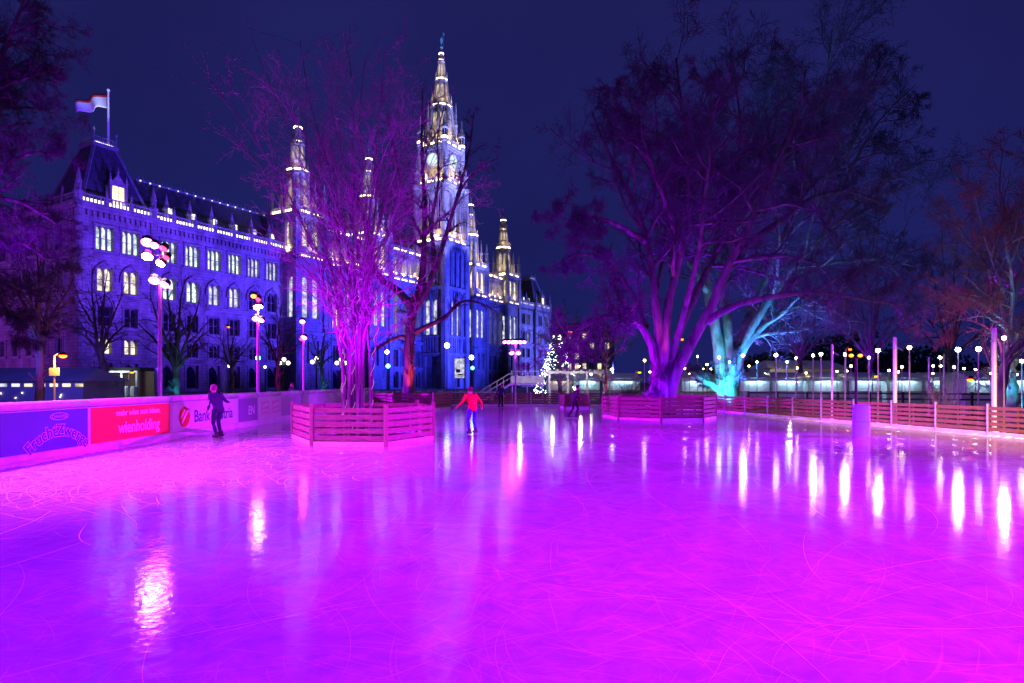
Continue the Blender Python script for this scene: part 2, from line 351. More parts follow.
def lancet(x0, x1, z0, z1, pointed=True):
    w = x1-x0; pts = [(x0, z0), (x1, z0)]
    if pointed:
        zs = z1-w*0.8
        pts += [(x1, zs), (x1-w*0.10, zs+w*0.36), (x1-w*0.28, zs+w*0.62), ((x0+x1)/2, z1), (x0+w*0.28, zs+w*0.62), (x0+w*0.10, zs+w*0.36), (x0, zs)]
    else: pts += [(x1, z1), (x0, z1)]
    return pts
WIN = {}
def window(kind, wid, h, lights, glass, O, e, sc_, z0, parent=hall, depth=0.7, hood=True, transom=True, name='window'):
    """stone surround with mullions (part) and its lit or dark glass (sub-part), set into a wall recess"""
    key = (kind, wid, h, lights, glass)
    if key not in WIN:
        fr = MB(); gl = MB(); pw = wid/lights
        for i in range(lights):
            xa = -wid/2+i*pw+0.09; xb = xa+pw-0.18
            gl.poly([(x, depth-0.02, z) for x, z in lancet(xa, xb, 0.12, h-0.12, kind != 'rect')], (0, -1, 0), 0.05)
            if transom: fr.box(xa, xb, depth-0.16, depth-0.08, h*0.48, h*0.48+0.12)
        for i in range(1, lights): fr.box(-wid/2+i*pw-0.08, -wid/2+i*pw+0.08, 0.18, depth-0.01, 0, h*0.985)
        fr.box(-wid/2-0.35, -wid/2-0.003, -0.16, 0.12, -0.15, h); fr.box(wid/2+0.003, wid/2+0.35, -0.16, 0.12, -0.15, h)
        fr.box(-wid/2-0.5, wid/2+0.5, -0.32, 0.1, -0.5, -0.153)
        if hood == 'arch':
            pts = []; R = wid*0.95
            for sgn in (-1, 1):
                seg = [(sgn*(wid/2+0.55), h*0.45)]+[(sgn*(wid/2+0.55)*math.cos(t*1.25)**0.8, h*0.55+wid*0.95*math.sin(t*1.25)) for t in (0.0, .3, .6, .85)]+[(0, h*0.55+wid*1.12)]
                for p, q in zip(seg[:-1], seg[1:]): fr.beam((p[0], -0.2, p[1]), (q[0], -0.2, q[1]), 0.36, 0.3)
        elif hood: fr.box(-wid/2-0.5, wid/2+0.5, -0.26, 0.1, h+0.003, h+0.3)
        WIN[key] = (fr.mesh('window', M['stone']), gl.mesh('window_glass', M[glass]))
    fm, gm = WIN[key]; O = Vector(O); e = Vector(e)
    p = O+e*sc_; o = link(name, fm, parent, (p.x, p.y, z0), math.atan2(e.y, e.x))
    link('glass', gm, o)
    return o

E1 = (1, 0, 0); IN1 = (0, 1, 0)
front = MB()
def cornice(mb, O, e, inn, L, z, h=0.9, out_=0.55, arcade=True):
    """projecting cornice with a row of little corbels under it"""
    O = Vector(O); e = Vector(e); inn = Vector(inn)
    def bx(s0, s1, d0, d1, za, zb):
        c = [O+e*s+inn*d for s, d in ((s0, d0), (s1, d0), (s1, d1), (s0, d1))]
        mb.loft([[p+Vector((0, 0, zz)) for p in c] for zz in (za, zb)])
    bx(-out_, L+out_, -out_, 0.2, z, z+h*0.45); bx(-out_*1.4, L+out_*1.4, -out_*1.4, 0.2, z+h*0.453, z+h)
    if arcade:
        k = max(2, int(L/0.85))
        for i in range(k):
            s = (i+0.5)*L/k; bx(s-0.16, s+0.16, -out_*0.8, 0.1, z-0.95, z-0.003)
def balustrade(mb, led, O, e, inn, L, z, h=1.25, step=3.0, back=0.25, pin=1.6):
    """parapet: rail, balusters, pinnacled posts; a strip of small lamps stands behind the balusters"""
    O = Vector(O); e = Vector(e); inn = Vector(inn)
    def bx(m, s0, s1, d0, d1, za, zb):
        c = [O+e*s+inn*d for s, d in ((s0, d0), (s1, d0), (s1, d1), (s0, d1))]
        m.loft([[p+Vector((0, 0, zz)) for p in c] for zz in (za, zb)])
    k = max(1, round(L/step)); d = L/k
    bx(mb, 0, L, -0.12, 0.12, z+h-0.2, z+h)
    for i in range(k+1):
        s = i*d; bx(mb, s-0.22, s+0.22, -0.2, 0.2, z, z+h+0.1)
        c = O+e*s; mb.ngon(c.x, c.y, [(0.3, z+h+0.1), (0.16, z+h+0.5), (0.22, z+h+0.6), (0.03, z+h+pin)], 4)
        if i < k:
            nb = max(2, int(d/0.55))
            for j in range(nb):
                sj = s+d*(j+0.5)/nb; bx(mb, sj-0.09, sj+0.09, -0.08, 0.08, z, z+h-0.2)
            if led is not None: bx(led, s+0.35, s+d-0.35, back, back+0.12, z+0.02, z+h*0.5)

ledP = MB()      # parapet lamps of the wings
GL3, GLM, GLW = 'glass_cool', 'glass_cool', 'glass_warm'
def wing(u0, u1, w, bays, left_return=None, lit=None, pav=False):
    ops = []; L = u1-u0; O = (u0, -w, 0)
    rows = [('tri', 2.8, 3.9, 3, 23.7), ('arch', 2.4, 3.9, 2, 16.9), ('rect', 2.2, 3.2, 2, 11.2), ('pair', 2.2, 2.6, 2, 6.5), ('gate', 2.4, 4.4, 1, 0.6)]
    for b in bays:
        for kind, wd, h, nl, z0 in rows: ops.append((b-u0-wd/2, b-u0+wd/2, z0, z0+h))
    wall(front, O, E1, IN1, L, 0, 31, ops)
    for i, b in enumerate(bays):
        for r_, (kind, wd, h, nl, z0) in enumerate(rows):
            gname = lit(i, r_)
            window({'tri': 'tri', 'arch': 'arch', 'rect': 'rect', 'pair': 'pair', 'gate': 'gate'}[kind], wd, h, nl, gname, O, E1, b-u0, z0, hood='arch' if kind == 'arch' else True, transom=kind != 'gate')
    for zc, hh, oo in ((5.6, 0.5, 0.3), (10.2, 0.5, 0.35), (15.6, 0.7, 0.5), (22.9, 0.4, 0.3)): cornice(front, O, E1, IN1, L, zc, hh, oo, False)
    cornice(front, O, E1, IN1, L, 29.8, 1.2, 0.5, True)
    balustrade(front, ledP, (u0, -w-0.45, 0), E1, IN1, L, 31.0, 1.3, 4.45 if not pav else 4.0)
litL = lambda i, r: ('glass_cool' if i < 5 or r == 1 and i < 4 else 'glass_pale') if r == 0 else (('glass_warm' if i < 2 else 'glass_cool' if i < 4 else 'glass_pale') if r == 1 else ('glass_dark' if r in (2, 4) else ('glass_warm' if i < 2 else 'glass_dark')))
litWing = lambda i, r: 'glass_cool' if r == 0 and i < 4 else ('glass_pale' if r == 0 else ('glass_cool' if r == 1 and i in (0, 1) else ('glass_pale' if r == 1 and i in (2, 3) else 'glass_dark')))
litPav = lambda i, r: 'glass_cool' if r == 0 else ('glass_warm' if r in (1, 3) else 'glass_dark')
litFar = lambda i, r: 'glass_pale' if (r == 0 and i % 2) or (r == 1 and i % 3 == 0) else 'glass_dark'
wing(0, 12, 1.0, [3.9, 8.1], lit=litPav, pav=True)
wing(12, 41, 0.0, [15.4, 19.9, 24.4, 28.9, 33.4, 37.9], lit=litWing)
wing(140, 159, 0.0, [142.5, 146.5, 150.5, 154.5], lit=litFar)
wing(159, 171, 1.0, [162.5, 167.5], lit=litFar, pav=True)
# left end of the building: receding side wall
sideL = 60.0; sops = []; sb = [6 + 5.0*i for i in range(11)]
for b in sb:
    for wd, h, z0 in ((2.8, 3.9, 23.7), (2.4, 3.9, 16.9), (2.2, 2.6, 6.5)): sops.append((sideL-b-wd/2, sideL-b+wd/2, z0, z0+h))
wall(front, (0, sideL-1, 0), (0, -1, 0), (1, 0, 0), sideL, 0, 31, sops)
for i, b in enumerate(sb):
    for j, (kd, wd, h, nl, z0) in enumerate((('tri', 2.8, 3.9, 3, 23.7), ('arch', 2.4, 3.9, 2, 16.9), ('pair', 2.2, 2.6, 2, 6.5))):
        window(kd, wd, h, nl, 'glass_warm' if (i + 2*j) % 4 == 0 and j < 2 else 'glass_dark', (0, sideL-1, 0), (0, -1, 0), sideL-b, z0, hood='arch' if kd == 'arch' else True)
for zc, hh, oo, ar in ((10.2, 0.5, 0.35, False), (15.6, 0.7, 0.5, False), (29.8, 1.2, 0.5, True)): cornice(front, (0, sideL-1, 0), (0, -1, 0), (1, 0, 0), sideL, zc, hh, oo, ar)
balustrade(front, None, (-0.45, sideL-1, 0), (0, -1, 0), (1, 0, 0), sideL, 31.0, 1.3, 4.0)
for uu in (12, 159): front.box(uu-0.02, uu+0.02, -1, 0.4, 0, 31)
# body behind (back walls so the roofs rest on something)
front.box(0.5, 12, 1.2, 30, 0.1, 30.9); front.box(12, 159, 1.2, 12, 0.1, 30.9); front.box(159, 170.5, 1.2, 30, 0.1, 30.9)
# corner turrets of the pavilions
for (cu, cw) in ((0.0, 1.0), (12.0, 1.0), (159.0, 1.0), (171.0, 1.0)):
    front.ngon(cu, -cw, [(0.45, 14), (0.6, 16), (0.6, 32.0), (0.75, 32.2), (0.75, 32.6), (0.45, 32.8), (0.45, 33.8), (0.55, 34.0), (0.05, 36.6)], 8)

# centre block: hall windows below, lit loggia above
ledG = MB()
def centre(u0, u1, n, warm):
    L = u1-u0; w = 2.0; O = (u0, -w, 0); d = L/n; ops = []
    for i in range(n):
        c = (i+0.5)*d
        ops += [(c-d*0.34, c+d*0.34, 14.5, 26.0), (c-d*0.36, c+d*0.36, 30.6, 35.2), (c-d*0.3, c+d*0.3, 6.0, 10.5), (c-d*0.33, c+d*0.33, 0.3, 4.6)]
    wall(front, O, E1, IN1, L, 0, 37, ops, 1.0)
    for i in range(n):
        c = (i+0.5)*d
        window('hall', round(d*0.68, 3), 11.5, 2, warm[i % len(warm)], O, E1, c, 14.5, depth=1.0, hood='arch')
        window('pair', round(d*0.6, 3), 4.5, 2, 'glass_dark', O, E1, c, 6.0, depth=1.0)
        window('gate', round(d*0.66, 3), 4.3, 1, 'glass_dark', O, E1, c, 0.3, depth=1.0, transom=False)
        # loggia arch heads and lamp strip on its floor
        x0, x1 = u0+c-d*0.36, u0+c+d*0.36
        for sg, xx in ((1, x0), (-1, x1)):
            front.poly([(xx, -w+0.1, 35.19), (xx, -w+0.1, 33.2), (xx+sg*0.12*d, -w+0.1, 34.4), (xx+sg*0.34*d, -w+0.1, 35.19)], (0, 1, 0), 0.25)
        ledG.box(x0+0.05, x1-0.05, -w+0.55, -w+0.68, 30.63, 31.3)
        window('loggia', round(d*0.72, 3), 4.6, 2, 'glass_amber', O, E1, c, 30.6, depth=1.0, hood=False, transom=False)
    for zc, hh, oo in ((5.2, 0.5, 0.4), (12.2, 0.8, 0.6), (28.2, 0.9, 0.7)): cornice(front, O, E1, IN1, L, zc, hh, oo, False)
    cornice(front, O, E1, IN1, L, 36.0, 1.0, 0.5, True)
    balustrade(front, ledG, (u0, -w-0.5, 0), E1, IN1, L, 28.9+0.21, 1.0, d, pin=0.9)
    balustrade(front, ledG, (u0, -w-0.4, 0), E1, IN1, L, 37.0, 1.3, d, pin=2.2)
wm = ['glass_pale', 'glass_amber', 'glass_pale', 'glass_warm']
centre(49, 63.8, 4, wm); centre(71.2, 86.9, 5, wm); centre(97.1, 111, 4, ['glass_pale', 'glass_warm']); centre(118.4, 132, 4, ['glass_pale', 'glass_warm', 'glass_pale'])
front.box(49, 132, 0.5, 14, 0.1, 36.8)
front.build('facade_walls', M['stone'], hall)

# roofs
rf = MB()
def gable_roof(m, u0, u1, y0, y1, z0, z1):
    ym = (y0+y1)/2
    m.add([(u0, y0, z0), (u1, y0, z0), (u1, y1, z0), (u0, y1, z0), (u0, ym-1, z1), (u1, ym-1, z1), (u1, ym+1, z1), (u0, ym+1, z1)],
          [(0, 1, 5, 4), (1, 2, 6, 5), (2, 3, 7, 6), (3, 0, 4, 7), (4, 5, 6, 7), (0, 3, 2, 1)])
gable_roof(rf, 11, 49, 0.8, 14, 31.1, 39.0); gable_roof(rf, 132, 160, 0.8, 14, 31.1, 39.0); gable_roof(rf, 49, 132, 1.5, 16, 37.1, 45.5)
roof = rf.build('roof', M['slate'], hall)
def mansard(u0, u1, y0, y1):
    m = MB(); c = 3.7
    m.add([(u0, y0, 31.1), (u1, y0, 31.1), (u1, y1, 31.1), (u0, y1, 31.1), (u0+c, y0+c, 42.0), (u1-c, y0+c, 42.0), (u1-c, y1-c, 42.0), (u0+c, y1-c, 42.0)],
          [(0, 1, 5, 4), (1, 2, 6, 5), (2, 3, 7, 6), (3, 0, 4, 7), (4, 5, 6, 7), (0, 3, 2, 1)])
    r = m.build('pavilion_roof', M['slate'], hall)
    t = MB(); t.box(u0+c-0.3, u1-c+0.3, y0+c-0.3, y1-c+0.3, 42.003, 42.6)
    for a0 in [(u0+c, y0+c), (u1-c, y0+c), (u1-c, y1-c), (u0+c, y1-c)]: t.ngon(a0[0], a0[1], [(0.14, 42.6), (0.1, 44.6), (0.22, 44.8), (0.02, 45.3)], 6)
    for p, q in (((u0, y0), (u0+c, y0+c)), ((u1, y0), (u1-c, y0+c)), ((u0, y1), (u0+c, y1-c))): t.beam((p[0], p[1], 31.2), (q[0], q[1], 42.1), 0.45, 0.35)
    for (xa, ya, xb, yb) in ((u0+c, y0+c, u1-c, y0+c), (u0+c, y0+c, u0+c, y1-c), (u1-c, y0+c, u1-c, y1-c)):
        for zz in (43.0, 43.7): t.beam((xa, ya, zz), (xb, yb, zz), 0.1, 0.1)
        for i in range(12):
            f_ = i/11; t.beam((xa+(xb-xa)*f_, ya+(yb-ya)*f_, 42.6), (xa+(xb-xa)*f_, ya+(yb-ya)*f_, 43.7), 0.07, 0.07)
    t.build('roof_railing', M['lead'], r)
    l = MB(); l.box(u0+c+0.3, u1-c-0.3, y0+c+0.4, y0+c+0.5, 42.61, 42.95); l.build('railing_lamps', M['led_dim'], r)
    return r
pr1 = mansard(0.6, 11.6, -0.6, 11.0); pr2 = mansard(159.4, 170.4, -0.6, 11.0)
def dormer(u, w, z, wid, h, parent, glass, name='dormer'):
    m = MB(); x0, x1 = u-wid/2, u+wid/2; y = -w
    m.box(x0, x1, y, y+3.0, z, z+h*0.62)
    m.poly([(x0-0.2, y-0.1, z+h*0.62+0.003), (x1+0.2, y-0.1, z+h*0.62+0.003), (u, y-0.1, z+h)], (0, 1, 0), 3.0)
    for xx in (x0, x1): m.ngon(xx, y-0.12, [(0.22, z), (0.22, z+h*0.72), (0.3, z+h*0.74), (0.03, z+h*0.98)], 4)
    m.ngon(u, y, [(0.14, z+h-0.3), (0.2, z+h+0.3), (0.02, z+h+1.2)], 6)
    o = m.build(name, M['stone'], parent)
    g_ = MB(); k = 2
    for i in range(k):
        xa = x0+0.3+i*(wid-0.6)/k+0.06; xb = xa+(wid-0.6)/k-0.12
        g_.poly([(x, y-0.03, zz) for x, zz in lancet(xa, xb, z+0.5, z+h*0.72)], (0, -1, 0), 0.05)
    g_.build('glass', M[glass], o)
dormer(6.1, 0.9, 31.3, 2.6, 5.6, hall, 'glass_amber'); dormer(164.9, 0.9, 31.3, 2.6, 5.6, hall, 'glass_amber')
for uu in (15.4, 19.9, 24.4, 28.9, 33.4, 37.9, 142.5, 146.5, 150.5, 154.5):
    m = MB(); m.ngon(uu, -0.1+0.9, [(0.55, 31.3), (0.55, 33.2), (0.7, 33.3), (0.7, 33.6), (0.32, 34.4), (0.36, 34.6), (0.02, 36.3)], 8)
    d_ = m.build('roof_turret', M['stone'], hall)
    l = MB(); l.box(uu-0.35, uu+0.35, -0.06-0.35, 0.02-0.35, 32.5, 33.5); l.build('turret_lamp', M['led_soft'], d_)
# ridge cresting with little lamps
cr = MB(); cl = MB()
for u0, u1, zz, yy in ((13, 41, 39.0, 7.4), (140, 158, 39.0, 7.4)):
    cr.box(u0, u1, yy-1.1, yy-1.0, zz, zz+0.35)
    k = int((u1-u0)/0.9)
    for i in range(k):
        s = u0+(i+0.5)*(u1-u0)/k; cr.ngon(s, yy-1.05, [(0.1, zz+0.35), (0.02, zz+1.0)], 4)
        if i % 2 == 0: cl.box(s+0.25, s+0.48, yy-1.2, yy-1.12, zz+0.05, zz+0.28)
c_ = tag(cr.build('ridge_cresting', M['lead'], hall), kind='stuff'); tag(cl.build('cresting_lamps', M['led_soft'], c_), kind='stuff')
tag(ledP.build('parapet_lamps', M['led_dim'], hall), kind='stuff'); tag(ledG.build('gallery_lamps', M['led'], hall), kind='stuff')

# slender spires
def pinnacle(m, x, y, z0, h, r):
    m.ngon(x, y, [(r, z0), (r, z0+h*0.45), (r*1.35, z0+h*0.47), (r*1.35, z0+h*0.51), (r*0.8, z0+h*0.53), (r*0.12, z0+h)], 4)
    for j in range(3):
        zz = z0+h*(0.6+0.12*j); q = r*(0.95-0.2*j); m.ngon(x, y, [(q*0.3, zz-0.1), (q, zz), (q*0.3, zz+0.12)], 4, rot=0)
def stage(m, gl, x, y, r, z0, z1, n=8, shaft=0.35, pin=2.0, glaz=True, lz=0.12, tp=1.0):
    """one polygonal tower stage, narrowing by tp: core, corner shafts rising to pinnacles, lancets and gablets between"""
    rot = math.pi/n; ri = r*0.93
    m.ngon(x, y, [(ri, z0), (ri*tp, z1)], n)
    m.ngon(x, y, [(r+0.12, z0), (r+0.12, z0+0.35), (ri, z0+0.36)], n); m.ngon(x, y, [(ri*tp, z1-0.5), (r*tp+0.25, z1-0.3), (r*tp+0.25, z1)], n)
    for i in range(n):
        a = rot+2*math.pi*i/n; ca, sa_ = math.cos(a), math.sin(a)
        P = lambda q, z: (x+q*ca, y+q*sa_, z)
        m.tube([P(r, z0), P(r*tp, z1+0.2), P(r*tp, z1+0.3), P(r*tp, z1+0.5), P(r*tp*0.97, z1+pin)], [shaft, shaft*0.85, shaft*1.2, shaft*0.7, 0.03], 4)
        am = a+math.pi/n; cpn = math.cos(math.pi/n); side0 = 2*ri*math.sin(math.pi/n)-shaft*1.6
        t = Vector((-math.sin(am), math.cos(am), 0)); nrm = Vector((math.cos(am), math.sin(am), 0)); c0 = Vector((x, y, 0))
        ap = lambda z: ri*(1+(tp-1)*(z-z0)/(z1-z0))*cpn+0.03
        wd = lambda z: 1+(tp-1)*(z-z0)/(z1-z0)
        if glaz and side0 > 0.3:
            k = 2 if side0 > 1.6 else 1
            for q in range(k):
                sa = -side0/2+q*side0/k+side0*0.06; sb_ = sa+side0/k-side0*0.12
                gl.poly([c0+nrm*ap(zz)+t*s*wd(zz)+Vector((0, 0, zz)) for s, zz in lancet(sa, sb_, z0+(z1-z0)*lz+0.35, z1-(z1-z0)*0.16)], nrm, 0.04)
        side = side0*tp; c = c0+nrm*ap(z1)
        m.poly([c+t*(-side*0.55)+Vector((0, 0, z1+0.003)), c+t*(side*0.55)+Vector((0, 0, z1+0.003)), c+Vector((0, 0, z1+side*1.3))], nrm, 0.15)
def spirelet(m, x, y, r, z0, z1, n=8):
    """slender crocketed cone"""
    m.ngon(x, y, [(r, z0), (0.10, z1)], n)
    k = int((z1-z0)/0.75)
    for j in range(k):
        f_ = (j+0.6)/k; q = r*(1-f_)+0.10*f_
        for i in range(4):
            a = math.pi/8+i*math.pi/2; m.ngon(x+q*math.cos(a), y+q*math.sin(a), [(0.03, z0+(z1-z0)*f_-0.15), (0.16, z0+(z1-z0)*f_), (0.03, z0+(z1-z0)*f_+0.2)], 4)
def ring_led(m, x, y, r, z0, z1, n=8):
    rot = math.pi/n
    for i in range(n):
        a0, a1 = rot+2*math.pi*i/n, rot+2*math.pi*(i+1)/n
        p = Vector((x+r*math.cos(a0), y+r*math.sin(a0), 0)); q = Vector((x+r*math.cos(a1), y+r*math.sin(a1), 0)); d = (q-p)*0.12
        m.beam(p+d+Vector((0, 0, z0+(z1-z0)*0.25)), q-d+Vector((0, 0, z0+(z1-z0)*0.25)), 0.1, (z1-z0)*0.5)
def side_tower(u0, u1, w1, lit):
    m = MB(); gl = MB(); ld = MB(); ce = u0+(u1-u0)/2; W_ = u1-u0; yb = -w1+W_
    cy = (-w1+yb)/2
    # square base shaft with paired windows near its top
    ops = []
    for s0 in (W_*0.2, W_*0.56): ops += [(s0, s0+W_*0.24, 31.6, 37.0), (s0, s0+W_*0.24, 16, 25), (s0, s0+W_*0.24, 6, 11)]
    wall(m, (u0, -w1, 0), E1, IN1, W_, 0, 39, ops, 0.6)
    dl = w1+0.0
    ops2 = [(W_-dl+dl*0.12, W_-dl+dl*0.42, 31.6, 37.0), (W_-dl+dl*0.56, W_-dl+dl*0.86, 31.6, 37.0), (W_-dl+dl*0.3, W_-dl+dl*0.7, 16, 25)]
    wall(m, (u0, yb, 0), (0, -1, 0), (1, 0, 0), W_, 0, 39, ops2, 0.6)
    wall(m, (u1, -w1, 0), (0, 1, 0), (-1, 0, 0), W_, 0, 39, [], 0.6)
    wall(m, (u1, yb, 0), (-1, 0, 0), (0, -1, 0), W_, 30, 39, [], 0.6)
    m.box(u0, u1, -w1, yb, 39.0, 39.2)
    for (px, py) in ((u0, -w1), (u1, -w1), (u0, yb), (u1, yb)):
        m.box(px-0.55, px+0.55, py-0.55, py+0.55, 0, 40.5); pinnacle(m, px, py, 40.5, 6.2, 0.5)
    for zc, hh, oo in ((12.2, 0.7, 0.5), (28.3, 0.8, 0.6), (37.7, 1.0, 0.5)):
        cornice(m, (u0, -w1, 0), E1, IN1, W_, zc, hh, oo, zc > 37); cornice(m, (u0, yb, 0), (0, -1, 0), (1, 0, 0), W_, zc, hh, oo, zc > 37)
    balustrade(m, ld, (u0, -w1-0.4, 0), E1, IN1, W_, 38.7, 1.4, W_/2, pin=2.2); balustrade(m, ld, (u0-0.4, yb, 0), (0, -1, 0), (1, 0, 0), W_, 38.7, 1.4, W_/2, pin=2.2)
    balustrade(m, ld, (u0, -w1-0.4, 0), E1, IN1, W_, 29.1, 1.0, W_/2, pin=1.0)
    # octagonal stages
    r1 = W_*0.33
    gu = MB(); stage(m, gu, ce, cy, r1, 39.2, 48.4, 8, 0.33, 2.6, tp=0.88); ring_led(ld, ce, cy, r1*0.9+0.15, 48.75, 49.6)
    m.ngon(ce, cy, [(r1*0.9+0.4, 48.4), (r1*0.9+0.4, 48.72), (r1*0.66, 48.74), (r1*0.66, 51.2)], 8)
    stage(m, gu, ce, cy, r1*0.60, 51.0, 55.2, 8, 0.2, 2.4, tp=0.82); ring_led(ld, ce, cy, r1*0.46, 55.4, 55.9)
    spirelet(m, ce, cy, r1*0.44, 55.2, 61.3)
    m.ngon(ce, cy, [(0.3, 58.4), (r1*0.33, 58.7), (r1*0.33, 59.1), (0.2, 59.4)], 8); ring_led(ld, ce, cy, r1*0.35, 58.75, 59.2)
    for i in range(4):
        a = math.pi/4+i*math.pi/2; pinnacle(m, ce+(r1+1.0)*math.cos(a), cy+(r1+1.0)*math.sin(a), 39.2, 8.5, 0.42)
    t = m.build('side_tower', M['stone'], hall)
    fin = MB(); fin.ngon(ce, cy, [(0.2, 61), (0.28, 61.3), (0.1, 61.5), (0.06, 63.0), (0.16, 63.1), (0.03, 63.6)], 6); fin.build('finial', M['verdigris'], t)
    tag(gu.build('lancet_glass', M['glass_lantern'], t), kind='stuff'); tag(ld.build('gallery_lamps', M['led'], t), kind='stuff')  # glow added to the side-tower lancets so the octagons look lit
    for s0 in (W_*0.2, W_*0.56):
        g2 = MB(); g2.poly([(u0+s0+W_*0.02+dx*W_*0.2, -w1+0.55, z) for dx, z in [((x), z) for x, z in lancet(0, 1, 31.7, 36.9)]], (0, -1, 0), 0.05)
        g2.build('window', M[lit], t)
        g2 = MB(); g2.poly([(u0+s0+W_*0.02+x*W_*0.2, -w1+0.55, z) for x, z in lancet(0, 1, 16.1, 24.8)], (0, -1, 0), 0.05); g2.build('window', M['glass_pale'], t)
    for f0, f1 in ((0.14, 0.40), (0.58, 0.84)):
        g2 = MB(); g2.poly([(u0+0.55, yb-(W_-dl+dl*(f0+(f1-f0)*x)), z) for x, z in lancet(0, 1, 31.7, 36.9)], (-1, 0, 0), 0.05); g2.build('window', M[lit], t)
    g2 = MB(); g2.poly([(u0+0.55, yb-(W_-dl+dl*(0.32+0.36*x)), z) for x, z in lancet(0, 1, 16.1, 24.8)], (-1, 0, 0), 0.05); g2.build('window', M['glass_pale'], t)
side_tower(41, 49, 4.0, 'glass_warm'); side_tower(63.8, 71.2, 4.0, 'glass_amber'); side_tower(111, 118.4, 4.0, 'glass_amber'); side_tower(132, 140, 4.0, 'glass_warm')

